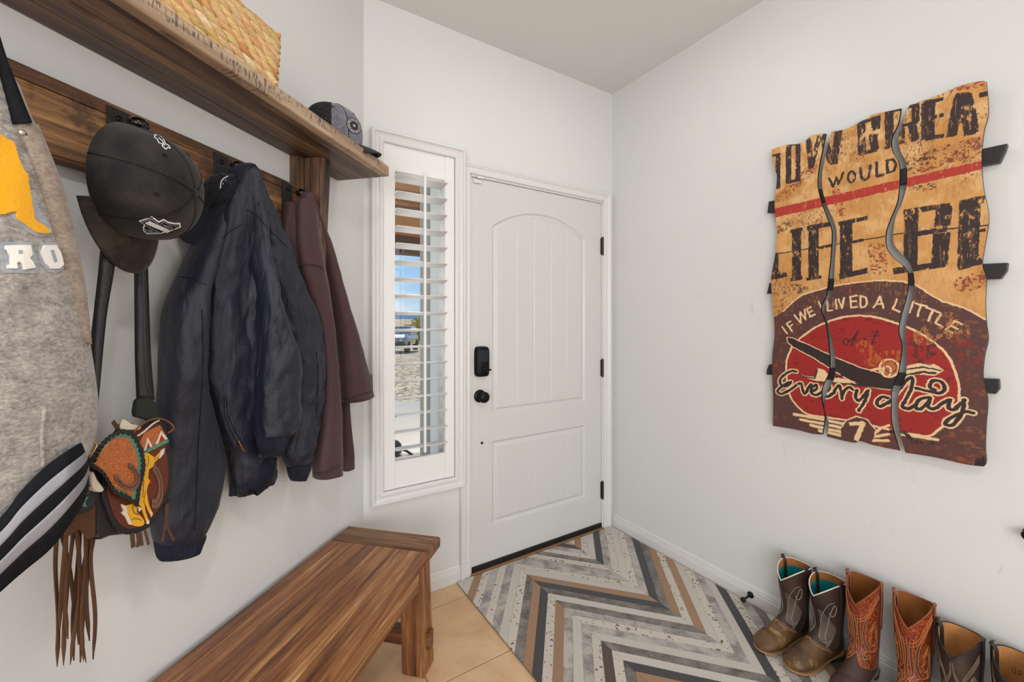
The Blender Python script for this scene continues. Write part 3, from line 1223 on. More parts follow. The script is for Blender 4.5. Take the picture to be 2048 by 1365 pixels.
def paint_sign(S, Z):
    p = Paint(S, Z)
    n1, n2, n3 = fbm(S * 6, Z * 6, 5), fbm(S * 25, Z * 25, 9), fbm(S * 220, Z * 40, 12, 3)
    t = np.clip((Z - 1.35) / .68, 0, 1)
    a, b, c_ = np.array(lin((176, 116, 54))), np.array(lin((206, 156, 94))), np.array(lin((222, 184, 132)))
    f = np.clip(n1 * 1.5 - .3 + t * .25, 0, 1)[..., None]
    p.c = a * (1 - f) + b * f
    f = np.clip((n2 - .45) * 4, 0, 1)[..., None] * (.25 + .55 * t[..., None])
    p.c = p.c * (1 - f) + c_ * f
    p.c *= (1 - .22 * np.clip((n3 - .55) * 4, 0, 1))[..., None]
    # dark fine speckle over the ochre
    sp = fbm(S * 260, Z * 130, 44, 3, .7)
    area = np.clip((fbm(S * 9, Z * 9, 21, 3) - .5) * 6, 0, 1)
    p.put((sp > .60) * area, (96, 50, 40), a=.8)
    # splatter bands
    for pts, w, col in (([(1080, 620), (1300, 540), (1490, 500)], 90, (120, 40, 36)), ([(1050, 620), (1210, 560)], 60, (60, 40, 40)), ([(200, 830), (340, 700), (400, 640)], 60, (128, 48, 38)),
                        ([(1060, 750), (1180, 765)], 40, (60, 42, 42)), ([(820, 1160), (840, 1290)], 70, (130, 50, 40)), ([(1360, 110), (1490, 90)], 36, (140, 50, 40)), ([(600, 930), (560, 790)], 40, (150, 50, 40)), ([(190, 1040), (250, 1000)], 50, (80, 46, 42))):
        m = p.stroke(pts, w * 1.5, T7)
        p.put(m * np.clip((fbm(S * 120, Z * 160, 55, 4, .7) - .5) * 12, 0, 1), col, a=.9)
    m = p.stroke([(1400, 90), (1500, 60)], 110, T8)
    p.put(m * np.clip((fbm(S * 120, Z * 120, 56, 4, .7) - .5) * 12, 0, 1), (120, 40, 44), a=.9)
    # red stripe
    p.put(p.poly([(100, 915), (1560, 578), (1560, 634), (100, 975)], T7), (168, 52, 44), .26)
    B = lambda a, b, w: p.put(p.block(a, b, w, T7), DK, wr)
    wr = .33
    B((182, 545), (182, 775), 40)
    B((140, 560), (200, 545), 20)
    for a_, b_, w_ in (((250, 495), (250, 735), 46), ((312, 475), (312, 715), 40), ((235, 495), (330, 470), 26), ((235, 735), (325, 712), 26)):
        B(a_, b_, w_)
    for a_, b_, w_ in (((378, 445), (398, 640), 42), ((398, 640), (452, 425), 36), ((468, 420), (530, 600), 50), ((545, 615), (575, 395), 54)):
        B(a_, b_, w_)
    for a_, b_, w_ in (((722, 345), (728, 545), 52), ((818, 300), (815, 392), 60), ((705, 345), (845, 310), 26), ((800, 425), (812, 520), 50), ((715, 548), (825, 520), 26), ((775, 432), (830, 420), 22)):
        B(a_, b_, w_)
    for a_, b_, w_ in (((903, 265), (905, 510), 52), ((930, 262), (1100, 226), 30), ((1078, 232), (1074, 345), 44), ((960, 372), (1092, 338), 26), ((985, 380), (988, 482), 34), ((1050, 350), (1076, 462), 44)):
        B(a_, b_, w_)
    for a_, b_, w_ in (((1160, 205), (1155, 450), 72), ((1130, 212), (1258, 188), 26), ((1180, 312), (1258, 292), 26), ((1130, 452), (1262, 425), 28)):
        B(a_, b_, w_)
    for a_, b_, w_ in (((1362, 165), (1308, 430), 54), ((1395, 165), (1440, 415), 72), ((1335, 168), (1425, 160), 30), ((1330, 345), (1410, 335), 16), ((1275, 432), (1335, 420), 18), ((1405, 418), (1470, 405), 18)):
        B(a_, b_, w_)
    B((1490, 165), (1550, 150), 34)
    wr = .27
    Sk = lambda pts, w, T=T7, col=DK, wear=.25: p.put(p.stroke(pts, w, T), col, wear)
    Sk([(515, 705), (540, 762), (562, 700), (577, 740), (607, 668)], 17)
    ov = lambda cx, cy, rx, ry, sk=0: [(cx + rx * math.cos(t) + sk * math.sin(t), cy + ry * math.sin(t)) for t in [2 * math.pi * k / 20 for k in range(21)]]
    Sk(ov(660, 695, 22, 36, -3), 17)
    Sk([(718, 638), (722, 695), (745, 717), (772, 700), (781, 622)], 18)
    Sk([(822, 602), (826, 692), (866, 682)], 18)
    Sk([(892, 588), (896, 668)], 18)
    Sk([(885, 590), (930, 582), (950, 612), (938, 655), (890, 672)], 16)
    wr = .31
    B((165, 1190), (165, 1350), 56)
    B((130, 1352), (242, 1330), 44)
    for a_, b_, w_ in (((302, 1040), (302, 1365), 74), ((262, 1050), (342, 1036), 30), ((262, 1366), (342, 1350), 34)):
        B(a_, b_, w_)
    for a_, b_, w_ in (((412, 1020), (412, 1355), 78), ((370, 1030), (545, 996), 40), ((410, 1165), (540, 1140), 26), ((365, 1362), (465, 1345), 26)):
        B(a_, b_, w_)
    for a_, b_, w_ in (((625, 985), (625, 1330), 84), ((575, 1000), (765, 962), 34), ((640, 1125), (740, 1105), 22), ((580, 1345), (765, 1305), 44)):
        B(a_, b_, w_)
    for a_, b_, w_ in (((1050, 905), (1040, 1290), 78), ((995, 925), (1300, 880), 38), ((1262, 890), (1250, 1020), 82), ((1060, 1070), (1280, 1035), 34), ((1245, 1060), (1232, 1280), 86), ((930, 1310), (1262, 1262), 46)):
        B(a_, b_, w_)
    for a_, b_, w_ in (((1430, 860), (1412, 1275), 100), ((1365, 872), (1530, 838), 50), ((1440, 1055), (1530, 1040), 24), ((1350, 1285), (1512, 1240), 44)):
        B(a_, b_, w_)
    p.put(p.stroke([(150, 1200), (520, 1142), (1000, 1062), (1560, 1008)], 9, T7), DK, .12)
    # wear through the lettering, thin vertical scratches
    sc = fbm(S * 420, Z * 28, 77, 3, .6)
    # lower emblem
    hump = [(100, 350), (215, 270), (300, 190), (350, 160), (500, 115), (700, 80), (850, 68), (1000, 78), (1080, 100), (1180, 165), (1250, 205), (1400, 250), (1530, 320), (1620, 380)]
    p.put(p.poly(hump + [(1640, 1400), (60, 1400)], T8), BRN, .10)
    n = fbm(S * 14, Z * 14, 61)
    low = p.poly(hump + [(1640, 1400), (60, 1400)], T8)
    p.put(low * np.clip((n - .52) * 7, 0, 1), (104, 50, 42), a=.6)
    p.put(low * np.clip((fbm(S * 60, Z * 90, 63, 4, .7) - .6) * 9, 0, 1), (164, 104, 56), a=.35)
    p.put(p.stroke(hump[1:5], 12, T8), CRM, .30)
    p.put(p.stroke(hump[4:-1], 11, T8), CRM, .20)
    for pts, w, col in (([(1090, 470), (1160, 520), (1100, 560)], 110, (70, 44, 40)), ([(1130, 440), (1290, 330), (1350, 420)], 120, (170, 112, 60)), ([(740, 500), (790, 590), (940, 560)], 100, (176, 96, 44)), ([(1380, 480), (1420, 620)], 140, (128, 44, 42)), ([(240, 130), (340, 120)], 90, (60, 44, 46)), ([(160, 280), (200, 220)], 60, (176, 120, 62))):
        m = p.stroke(pts, w, T8)
        extra.append((m, col))
    disc = catmull([(235, 620), (258, 535), (300, 470), (400, 390), (500, 340), (600, 310), (700, 298), (820, 310), (960, 350), (1080, 400), (1180, 460), (1270, 540), (1330, 650), (1360, 780), (1350, 880), (1310, 970), (1240, 1030), (1170, 1080), (1090, 1075), (900, 1040), (700, 990), (500, 960), (380, 940), (300, 880), (250, 790)], 4, True)
    red = p.poly(disc, T8)
    p.put(red, RED)
    p.put(red * np.clip((fbm(S * 50, Z * 80, 65, 4, .7) - .62) * 9, 0, 1), (90, 34, 34), a=.7)
    p.put(p.stroke(disc, 15, T8, True), CRM, .22)
    C = lambda pts, w, wear=.15: p.put(p.stroke(pts, w, T8), CRM, wear)
    K = lambda pts, w, wear=.08: p.put(p.stroke(pts, w, T8), DK, wear)
    # arc of lettering
    for pts in ([(208, 372), (242, 415)], [(272, 400), (238, 350), (264, 334)], [(252, 373), (276, 357)], [(287, 295), (330, 345), (325, 275), (362, 325), (356, 258)],
                [(395, 241), (370, 254), (392, 306), (420, 291)], [(380, 280), (404, 267)], [(448, 205), (462, 248)], [(500, 200), (506, 268), (536, 262)], [(556, 192), (562, 252)], [(575, 190), (598, 250), (612, 182)],
                [(695, 168), (650, 174), (656, 245), (698, 240)], [(653, 208), (690, 204)], [(716, 168), (719, 245), (748, 240), (761, 212), (752, 180), (716, 168)],
                [(805, 246), (845, 172), (868, 249)], [(822, 222), (862, 222)], [(955, 190), (930, 255), (972, 272)], [(1062, 208), (1036, 278)], [(1112, 226), (1088, 302)], [(1078, 220), (1150, 240)],
                [(1188, 262), (1160, 330)], [(1148, 248), (1232, 278)], [(1242, 288), (1206, 345), (1248, 372)], [(1376, 355), (1332, 332), (1276, 388), (1312, 410)], [(1302, 360), (1346, 384)]):
        C(pts, 13, .22)
    # small brush script
    K(ov(622, 470, 17, 20), 9)
    K([(640, 470), (668, 450), (704, 398), (684, 440), (656, 500)], 9)
    K([(664, 455), (692, 452)], 7)
    K([(752, 448), (742, 482), (768, 466)], 9)
    K([(830, 398), (808, 440), (792, 484), (822, 470)], 9)
    K([(782, 434), (842, 428)], 7)
    # aeroplane: long dark wing, tail, engine ring
    wing = [(244, 440), (268, 442), (400, 500), (560, 575), (720, 640), (900, 690), (975, 670), (1000, 730), (960, 782), (860, 772), (700, 745), (600, 690), (420, 575), (290, 505), (245, 470)]
    p.put(p.stroke(wing, 16, T8, True), CRM, .2)
    p.put(p.poly(wing, T8), DK, .05)
    p.put(p.poly([(325, 682), (430, 700), (440, 640), (480, 650), (520, 690), (690, 728), (600, 745), (470, 728), (400, 715)], T8), CRM, .2)
    K([(330, 688), (420, 708), (440, 650)], 10)
    K([(560, 700), (600, 690)], 14)
    K([(420, 728), (660, 745), (940, 775)], 14)
    C(ov(905, 640, 62, 58), 14)
    p.put(p.poly(ov(905, 640, 56, 52), T8), (176, 100, 56), .1)
    C(ov(890, 660, 26, 34), 12)
    K(ov(915, 630, 36, 40), 5)
    C([(790, 655), (850, 640)], 18)
    p.put(p.poly([(960, 640), (1100, 605), (1200, 615), (1262, 655), (1200, 690), (1100, 680), (980, 700)], T8), CRM, .22)
    K([(1000, 650), (1120, 632), (1240, 655)], 10)
    K([(1000, 690), (1120, 664), (1200, 672)], 16)
    K([(1120, 610), (1180, 618)], 7)
    # script word
    words = [
        catmull([(300, 662), (262, 660), (205, 700), (198, 742), (235, 758), (268, 728), (215, 752), (178, 790), (208, 806), (262, 780), (300, 752)], 5),
        catmull([(314, 742), (334, 742), (348, 800), (362, 800), (378, 770), (396, 744)], 5),
        catmull([(392, 792), (432, 775), (430, 748), (402, 765), (398, 800), (428, 815), (468, 795)], 5),
        catmull([(462, 800), (512, 782), (515, 752), (482, 765), (470, 805), (500, 825), (548, 800)], 5),
        catmull([(548, 790), (578, 752), (592, 790), (598, 838)], 5),
        catmull([(598, 822), (618, 780), (648, 764), (668, 780)], 5),
        catmull([(694, 782), (686, 830), (706, 850), (742, 815), (764, 785)], 5),
        catmull([(768, 785), (748, 850), (706, 916)], 5),
        catmull([(895, 832), (856, 826), (824, 864), (846, 890), (894, 862)], 5),
        catmull([(900, 870), (960, 790), (1018, 718), (1054, 706), (1050, 770), (1010, 850), (990, 890), (1030, 902), (1066, 884)], 5),
        catmull([(1168, 830), (1106, 842), (1074, 888), (1108, 906), (1162, 856)], 5),
        catmull([(1174, 834), (1158, 892), (1200, 902), (1262, 862)], 5),
        catmull([(1080, 770), (1160, 790), (1238, 800), (1266, 760), (1230, 722), (1180, 728), (1172, 765), (1200, 780)], 5),
        catmull([(1262, 862), (1300, 846), (1290, 898), (1326, 908), (1372, 866)], 5),
        catmull([(1392, 846), (1378, 930), (1318, 1008), (1270, 1002), (1300, 966), (1396, 925), (1450, 930)], 5),
    ]
    for q_ in words:
        C(q_, 42, .1)
    for q_ in words:
        K(q_, 22, .05)
    # bottom roundel with wings
    for pts in ([(288, 940), (420, 962), (605, 1002)], [(330, 975), (470, 1000), (605, 1030)], [(395, 1010), (500, 1035), (605, 1056)], [(450, 1045), (560, 1070), (620, 1082)]):
        C(pts, 24, .2)
    for pts in ([(800, 1075), (850, 1030), (900, 1012)], [(785, 1090), (900, 1070)], [(790, 1110), (900, 1110)], [(980, 1070), (1220, 1105)]):
        C(pts, 20, .25)
    p.put(p.poly(ov(700, 1060, 110, 110), T8), BRN)
    C([(598, 1020), (622, 980), (690, 952), (760, 972), (815, 1040)], 9, .2)
    p.put(p.block((645, 1004), (742, 998), 30, T8), CRM, .15)
    p.put(p.block((735, 990), (690, 1112), 34, T8), CRM, .15)
    K([(915, 1050), (1010, 1060), (1060, 1120), (1190, 1125)], 26, .42)
    for m, col in extra:
        p.put(m * np.clip((fbm(S * 130, Z * 70, 58, 4, .7) - .50) * 12, 0, 1), col, a=.85)
    extra.clear()
    p.put(np.clip((sc - .70) * 14, 0, 1) * (Z > 1.35), (196, 140, 78), a=.6)
    p.put(p.poly([(1430, 1260), (1560, 1180), (1560, 1320), (1420, 1320)], T8) * (p.chip > .5), (38, 34, 34))
    return p.c


extra = []


def edge(pts7, pts8, n):
    P = [T7(*p) for p in pts7] + [T8(*p) for p in pts8]
    P = catmull(P, 6)
    s = np.array([p[0] for p in P])
    z = np.array([p[1] for p in P])
    d = np.r_[0, np.cumsum(np.hypot(np.diff(s), np.diff(z)))]
    # parameter follows height so rows of the grid stay level
    t = (z[0] - z) / (z[0] - z[-1])
    t = np.maximum.accumulate(t)
    u = np.linspace(0, 1, n)
    return np.interp(u, t, s), np.interp(u, t, z)


def hedge(pts, T, n):
    P = catmull([T(*p) for p in pts], 6)
    s = np.array([p[0] for p in P])
    z = np.array([p[1] for p in P])
    t = (s - s[0]) / (s[-1] - s[0])
    t = np.maximum.accumulate(t)
    u = np.linspace(0, 1, n)
    return np.interp(u, t, s), np.interp(u, t, z)


PANELS = [
    (([(137, 520), (160, 640), (175, 700), (160, 860), (165, 950), (175, 1050), (165, 1190), (150, 1280)], [(138, 60), (145, 200), (160, 400), (145, 560), (145, 700), (150, 850), (148, 1015)]),
     ([(492, 414), (470, 520), (445, 650), (440, 760), (470, 880), (500, 960), (530, 1050), (525, 1200)], [(512, 20), (495, 160), (460, 250), (490, 350), (510, 480), (515, 650), (470, 760), (465, 850), (485, 950), (470, 1072)]),
     [(137, 520), (220, 490), (340, 475), (400, 425), (492, 414)], [(148, 1015), (300, 1040), (400, 1065), (470, 1072)]),
    (([(530, 400), (500, 520), (472, 650), (470, 770), (500, 880), (545, 980), (565, 1070), (555, 1200)], [(548, 20), (540, 130), (485, 250), (522, 400), (552, 560), (550, 700), (500, 800), (482, 900), (512, 1000), (500, 1085)]),
     ([(982, 250), (962, 350), (918, 450), (930, 540), (965, 600), (972, 700), (958, 850), (920, 950), (885, 1050), (885, 1150), (930, 1220), (1000, 1280)], [(1025, 30), (1020, 150), (980, 300), (965, 400), (985, 500), (965, 650), (920, 780), (915, 880), (920, 1000), (955, 1130), (970, 1176)]),
     [(530, 400), (620, 385), (700, 345), (770, 310), (800, 290), (982, 250)], [(500, 1085), (600, 1110), (680, 1125), (720, 1115), (800, 1140), (970, 1176)]),
    (([(1035, 230), (1000, 330), (965, 440), (985, 540), (1015, 600), (1020, 740), (990, 860), (950, 950), (930, 1060), (940, 1140), (1000, 1210), (1050, 1280)], [(1070, 80), (1060, 180), (1020, 330), (1015, 450), (1020, 600), (1010, 700), (970, 800), (960, 900), (975, 1050), (1010, 1190)]),
     ([(1535, 75), (1545, 180), (1548, 290), (1520, 400), (1505, 560), (1515, 750), (1545, 900), (1550, 1000), (1525, 1150), (1510, 1270)], [(1535, 60), (1530, 200), (1535, 330), (1548, 450), (1525, 560), (1515, 700), (1545, 850), (1535, 1000), (1530, 1150), (1535, 1250), (1520, 1280)]),
     [(1035, 230), (1180, 180), (1300, 130), (1390, 95), (1500, 72), (1535, 75)], [(1010, 1190), (1200, 1220), (1400, 1265), (1520, 1280)]),
]

t = NT('sign_paint', .42, .4)
at_ = t.attr('paint')
v = t.coord()
t.color(at_.outputs['Color'])
t.bump(t.noise(v, 160, 4, .7), .25, .002)
SIGNP = t.m
SIGNE = plain('sign_edge_black', (26, 22, 20), .4, .5, var=.4)

art = empty('painted_sign', rwp(1.3, 1.45, 0), 'distressed three panel wooden sign with painted lettering, hung on the right wall', 'wall sign')
NY, NX = 920, (165, 300, 330)
for (le, re, te, be), nx in zip(PANELS, NX):
    lS, lZ = edge(*le, NY)
    rS, rZ = edge(*re, NY)
    tS, tZ = hedge(te, T7, nx)
    bS, bZ = hedge(be, T8, nx)
    U = np.linspace(0, 1, nx)[:, None]
    V = np.linspace(0, 1, NY)[None, :]

    def coons(l, r, tt, bb):
        return (1 - U) * l[None, :] + U * r[None, :] + (1 - V) * tt[:, None] + V * bb[:, None] - ((1 - U) * (1 - V) * l[0] + U * (1 - V) * r[0] + (1 - U) * V * l[-1] + U * V * r[-1])
    S, Z = coons(lS, rS, tS, bS), coons(lZ, rZ, tZ, bZ)
    colr = paint_sign(S, Z)
    X = RC[0] + S * Q - SOFF * Q
    Y = RC[1] - S * Q - SOFF * Q
    n = nx * NY
    co = np.stack([X, Y, Z], -1).reshape(-1, 3)
    i = np.arange(nx - 1)[:, None] * NY + np.arange(NY - 1)[None, :]
    quads = np.stack([i, i + 1, i + NY + 1, i + NY], -1).reshape(-1, 4)
    # rim: copy of the outline, rounded over and set back
    top_ = [k * NY for k in range(nx)]
    rig = [(nx - 1) * NY + k for k in range(1, NY)]
    bot = [k * NY + NY - 1 for k in range(nx - 2, -1, -1)]
    lef = [k for k in range(NY - 2, 0, -1)]
    rim = np.array(top_ + rig + bot + lef)
    m = len(rim)
    rc = co[rim]
    inn = np.array([-Q, -Q, 0])
    r1 = rc - inn * .002
    back = rc - inn * .010
    allco = np.vstack([co, rc, back])
    a_ = n + np.arange(m)
    b_ = n + (np.arange(m) + 1) % m
    rimq = np.stack([a_, b_, b_ + m, a_ + m], -1)
    me = D.meshes.new('panel')
    me.vertices.add(len(allco))
    me.vertices.foreach_set('co', allco.ravel())
    faces = np.vstack([quads, rimq])
    me.loops.add(faces.size + m)
    me.loops.foreach_set('vertex_index', np.r_[faces.ravel(), n + m + np.arange(m)[::-1]])
    me.polygons.add(len(faces) + 1)
    me.polygons.foreach_set('loop_start', np.r_[np.arange(len(faces)) * 4, faces.size])
    me.materials.append(SIGNP)
    me.materials.append(SIGNE)
    me.polygons.foreach_set('material_index', np.r_[np.zeros(len(quads), int), np.ones(m + 1, int)])
    me.update(calc_edges=True)
    me.validate()
    ca = me.color_attributes.new('paint', 'FLOAT_COLOR', 'POINT')
    full = np.ones((len(allco), 4))
    full[:n, :3] = colr.reshape(-1, 3)
    full[n:, :3] = .02
    ca.data.foreach_set('color', full.ravel())
    o = D.objects.new('panel', me)
    COL.objects.link(o)
    o.parent = art
    o.matrix_parent_inverse = Matrix.Translation(art.location).inverted()

SLATM = plain('slat_black', (34, 32, 34), .45, .45, var=.3)
SLATE = plain('slat_worn_edge', (120, 108, 92), .7, .3, var=.4)
to = .032
S7 = lambda X, Y: rw_sz(1500 + X / 3.25, 140 + Y / 3.25, to)
S8 = lambda X, Y: rw_sz(1500 + X / 3.25, 540 + Y / 3.25, to)
for poly_, T in (([(112, 930), (122, 855), (160, 848), (1500, 515), (1672, 478), (1660, 520), (1622, 600), (1500, 622), (160, 928)], S7),
                 ([(108, 155), (118, 120), (124, 86), (150, 84), (1050, 20), (1500, -38), (1674, -46), (1668, 5), (1628, 58), (1500, 62), (1050, 100), (150, 155)], S8),
                 ([(106, 682), (108, 650), (124, 616), (150, 614), (1500, 708), (1616, 712), (1620, 775), (1596, 808), (1500, 800), (150, 684)], S8)):
    P = [T(*p) for p in poly_]
    mb = MB()
    mb.prism(P, lambda a, b, d: rwp(a, b, d), .008, to)
    mb.build('backing_slat', SLATM, art, bevel=.0012)
# hidden wall fixings between slats and wall
for s__ in (1.10, 1.50):
    mb = MB()
    mb.box((s__ - .02, 1.75, 0), (s__ + .02, 1.80, .0085), lambda a, b, d: rwp(a, b, d))
    mb.build('mounting_block', SLATM, art)
# ------------------------------------------------------------------ cloth helpers
from mathutils.bvhtree import BVHTree


def cloth_mat(name, rgb, rough=.7, crumple=.5, weave=900, sheen=.2, var=.12, spec=.35, cscale=9, aniso=(1, 1, 1), rgb2=None):
    t = NT(name, rough, spec)
    v = t.coord()
    c = lin(rgb)
    f = t.noise(v, 3.5, 4, .5)
    c2 = lin(rgb2) if rgb2 else tuple(x * (1 + var) + .002 for x in c)
    t.color(t.mix(f, tuple(x * (1 - var) for x in c), c2))
    a = t.noise(t.coord(aniso), cscale, 6, .55, 1.2)
    b = t.noise(v, weave, 2)
    h = t.math('ADD', t.math('MULTIPLY', a, 1.0), t.math('MULTIPLY', b, .03))
    t.bump(h, crumple, .03)
    t.b.inputs['Sheen Weight'].default_value = sheen
    t.b.inputs['Sheen Roughness'].default_value = .5
    return t.m


def drape(mb, rows, nth=96, folds=(), crumple=0.0, cfreq=18, seed=0, steps=6, flat=1.0, cap0=True, cap1=False, rib=None, power=1.0, lip=0.0, soft=False):
    """hanging cloth tube: rows (pxL, pyL, pxR, pyR, c, b): measured width and the depth (centre c, half b) off the left wall;
    folds: (count, amplitude, phase, drift) act on the radius"""
    base = []
    for (xl, yl, xr, yr, c, b) in rows:
        L, R = lw(xl, yl, c), lw(xr, yr, c)
        m = (L + R) / 2
        d = m - CAM
        d = d[:2] / np.hypot(*d[:2])
        wy = abs(R[1] - L[1]) / 2
        wp = wy * abs(d[0])
        a = math.sqrt(max(wp * wp - (b * d[1]) ** 2, (wp * .45) ** 2)) / abs(d[0])
        slope = (R[2] - L[2]) / (R[1] - L[1]) if abs(R[1] - L[1]) > 1e-6 else 0
        base.append((c, m[1], m[2], a, b, slope))
    base = catmull(base, steps)
    rings = []
    n = len(base)
    for i, (c, y, z, a, b, sl) in enumerate(base):
        t = i / (n - 1)
        ring = []
        for k in range(nth):
            th = 2 * math.pi * k / nth
            r = 1.0
            for (cnt, amp, ph, dr) in folds:
                env = min(1, t * 3 + .25)
                xx = cnt * th + ph + dr * t * 6
                r += amp * env * (math.cos(xx) if soft else (2.6 * abs(math.sin(xx / 2)) - 1.6))
            if rib:
                r += rib[1] * math.cos(rib[0] * th)
            cs, sn = math.cos(th), math.sin(th)
            if power != 1:
                cs, sn = math.copysign(abs(cs) ** power, cs), math.copysign(abs(sn) ** power, sn)
            dy = a * cs * r
            dx = b * sn * r
            p = Vector((c + dx, y + dy, z + sl * dy))
            if crumple:
                q = Vector((p.x * cfreq + seed, p.y * cfreq, p.z * cfreq * .75))
                q3 = Vector((q.x * 1.9 + q.z * .8, q.y * 1.9 - q.z * .9, q.z * 1.3))
                nv = mnoise.noise(q) + .5 * mnoise.noise(q * 2.3) + .55 * (.3 - abs(mnoise.noise(q3))) * 2 + .22 * (.3 - abs(mnoise.noise(q3 * 2.7))) * 2
                e_ = min(1, 3.5 * t + .25)
                p.x += crumple * nv * e_ * (1.0 if sn > -.3 else .3)
                p.y += crumple * mnoise.noise(q + Vector((31, 7, 3))) * e_
            lo_ = .0385 if (p.z > 1.57 and p.y < 1.32) else .004
            if p.x < lo_:
                p.x = lo_ + .0004 * sn
            ring.append(p)
        rings.append(ring)
    mb.smooth = True
    if lip:
        # turned-in hem so the opening shows thickness and a dark inside
        last = rings[-1]
        cen = sum((Vector(p) for p in last), Vector()) / len(last)
        rings.append([cen + (Vector(p) - cen) * .93 + Vector((0, 0, .001)) for p in last])
        rings.append([cen + (Vector(p) - cen) * .88 + Vector((0, 0, lip)) for p in last])
    mb.loft(rings, cap0, cap1 or bool(lip))
    mb.smooth = False
    return rings


def hits(objs):
    vs, fs = [], []
    for o in (objs if isinstance(objs, (list, tuple)) else [objs]):
        b = len(vs)
        vs += [v.co.copy() for v in o.data.vertices]
        fs += [[i + b for i in p.vertices] for p in o.data.polygons]
    return BVHTree.FromPolygons(vs, fs)


def cast(bvh, px, py):
    o = Vector(CAM)
    d = Vector(ray(px, py)).normalized()
    loc, nrm, idx, dist = bvh.ray_cast(o, d)
    if loc is None:
        loc, nrm, idx, dist = bvh.find_nearest(o + d * 1.0)
        return None, None
    if nrm.dot(d) > 0:
        nrm = -nrm
    return loc, nrm


def decal(mb, bvh, poly, thick=.001, lift=0.0, maxd=7.0):
    """appliqué: a thin patch that follows the surface it is sewn to"""
    bm = bmesh.new()
    vs = [bm.verts.new((x, y, 0)) for x, y in poly]
    f = bm.faces.new(vs)
    bmesh.ops.triangulate(bm, faces=[f])
    for _ in range(4):
        es = [e for e in bm.edges if e.calc_length() > maxd]
        if not es:
            break
        bmesh.ops.subdivide_edges(bm, edges=es, cuts=1, use_grid_fill=False)
        bmesh.ops.triangulate(bm, faces=bm.faces[:])
    bm.verts.index_update()
    P, ok = [], []
    for v in bm.verts:
        l, n = cast(bvh, v.co.x, v.co.y)
        ok.append(l is not None)
        P.append((l, n) if l is not None else (Vector(), Vector()))
    fs = [[v.index for v in f.verts] for f in bm.faces]
    fs = [f for f in fs if all(ok[i] for i in f)]
    bd = [[v.index for v in e.verts] for e in bm.edges if len(e.link_faces) == 1]
    bm.free()
    n = len(P)
    used = sorted({i for f in fs for i in f})
    if not used:
        return
    ix = {v: k for k, v in enumerate(used)}
    fs = [[ix[i] for i in f] for f in fs]
    bd = [(ix[a], ix[b]) for a, b in bd if a in ix and b in ix]
    P = [P[i] for i in used]
    ok = [True] * len(P)
    n = len(P)
    mb.add([p + nn * (thick + lift) for p, nn in P] + [p + nn * (lift - .0006) for p, nn in P], fs + [(a, b, b + n, a + n) for a, b in bd if ok[a] and ok[b]])


def seam(mb, bvh, pts, r=.0008, lift=.0003, n=5, dash=0, smooth=True):
    P = catmull(pts, 6) if len(pts) > 2 and smooth else [tuple(np.array(pts[i]) + (np.array(pts[i + 1]) - np.array(pts[i])) * t) for i in range(len(pts) - 1) for t in np.linspace(0, 1, 8)]
    res = []
    for x, y in P:
        l, nn = cast(bvh, x, y)
        if l is not None:
            if res and (l - res[-1]).length > .04:
                if len(res) > 1:
                    mb.tube(res, r, n)
                res = []
            res.append(l + nn * lift)
    if len(res) > 1:
        mb.smooth = True
        mb.tube(res, r, n)
        mb.smooth = False


# ------------------------------------------------------------------ jackets
NAVY = cloth_mat('navy_nylon', (11, 16, 31), .5, .38, 1200, .03, .15, .5, 16, aniso=(1, 1, .45), rgb2=(20, 26, 47))
NAVYR = cloth_mat('navy_ribbing', (18, 23, 40), .7, .2, 900, .05, .15, .3, 20)
NSTITCH = plain('navy_stitching', (14, 18, 30), .8, .2)
MAROON = cloth_mat('plum_softshell', (62, 40, 44), .62, .22, 1200, .12, .1, .35, 4, rgb2=(74, 50, 53))
PLUMST = plain('plum_stitching', (48, 32, 36), .8, .2)
BRASS = plain('zip_brass', (196, 160, 90), .3, .6, .9)

nj = empty('navy_jacket', (.05, .93, 1.66), 'navy blue nylon bomber jacket with ribbed cuffs hanging from the third hook', 'jacket')
mbs = MB()
# body
drape(mbs, [(474, 327, 498, 327, .102, .022), (464, 333, 506, 333, .104, .034), (454, 350, 514, 350, .104, .044), (441, 395, 522, 392, .104, .050), (424, 455, 530, 452, .096, .052), (412, 540, 530, 540, .080, .052),
            (408, 620, 530, 620, .075, .050), (408, 700, 535, 690, .072, .048), (412, 780, 540, 770, .070, .046), (430, 850, 545, 840, .068, .044), (448, 900, 548, 890, .066, .042), (456, 945, 550, 925, .066, .040),
            (461, 985, 552, 945, .064, .036), (463, 998, 548, 962, .062, .034)],
      folds=((3, .08, .6, .3), (5, .07, 1.9, .25), (8, .04, 0, -.3)), crumple=.009, seed=3, lip=.05)
body_n = mbs
# left sleeve (nearest the leather straps)
drape(mbs, [(450, 348, 485, 345, .085, .028), (424, 400, 468, 398, .085, .034), (398, 462, 452, 455, .085, .038), (370, 512, 440, 508, .088, .044), (347, 560, 428, 556, .090, .050), (323, 622, 420, 618, .092, .054),
            (314, 680, 417, 676, .094, .056), (311, 745, 416, 740, .095, .057), (309, 805, 424, 800, .086, .052), (307, 860, 440, 850, .080, .048), (303, 915, 450, 898, .078, .046), (298, 965, 449, 940, .078, .046),
            (293, 1015, 442, 980, .080, .048), (292, 1050, 432, 1020, .082, .048), (300, 1078, 416, 1056, .083, .045), (307, 1092, 408, 1070, .083, .041)],
      folds=((2, .05, .5, .1), (4, .035, 1.2, .3)), crumple=.0055, cfreq=11, seed=11, lip=.02, soft=True)
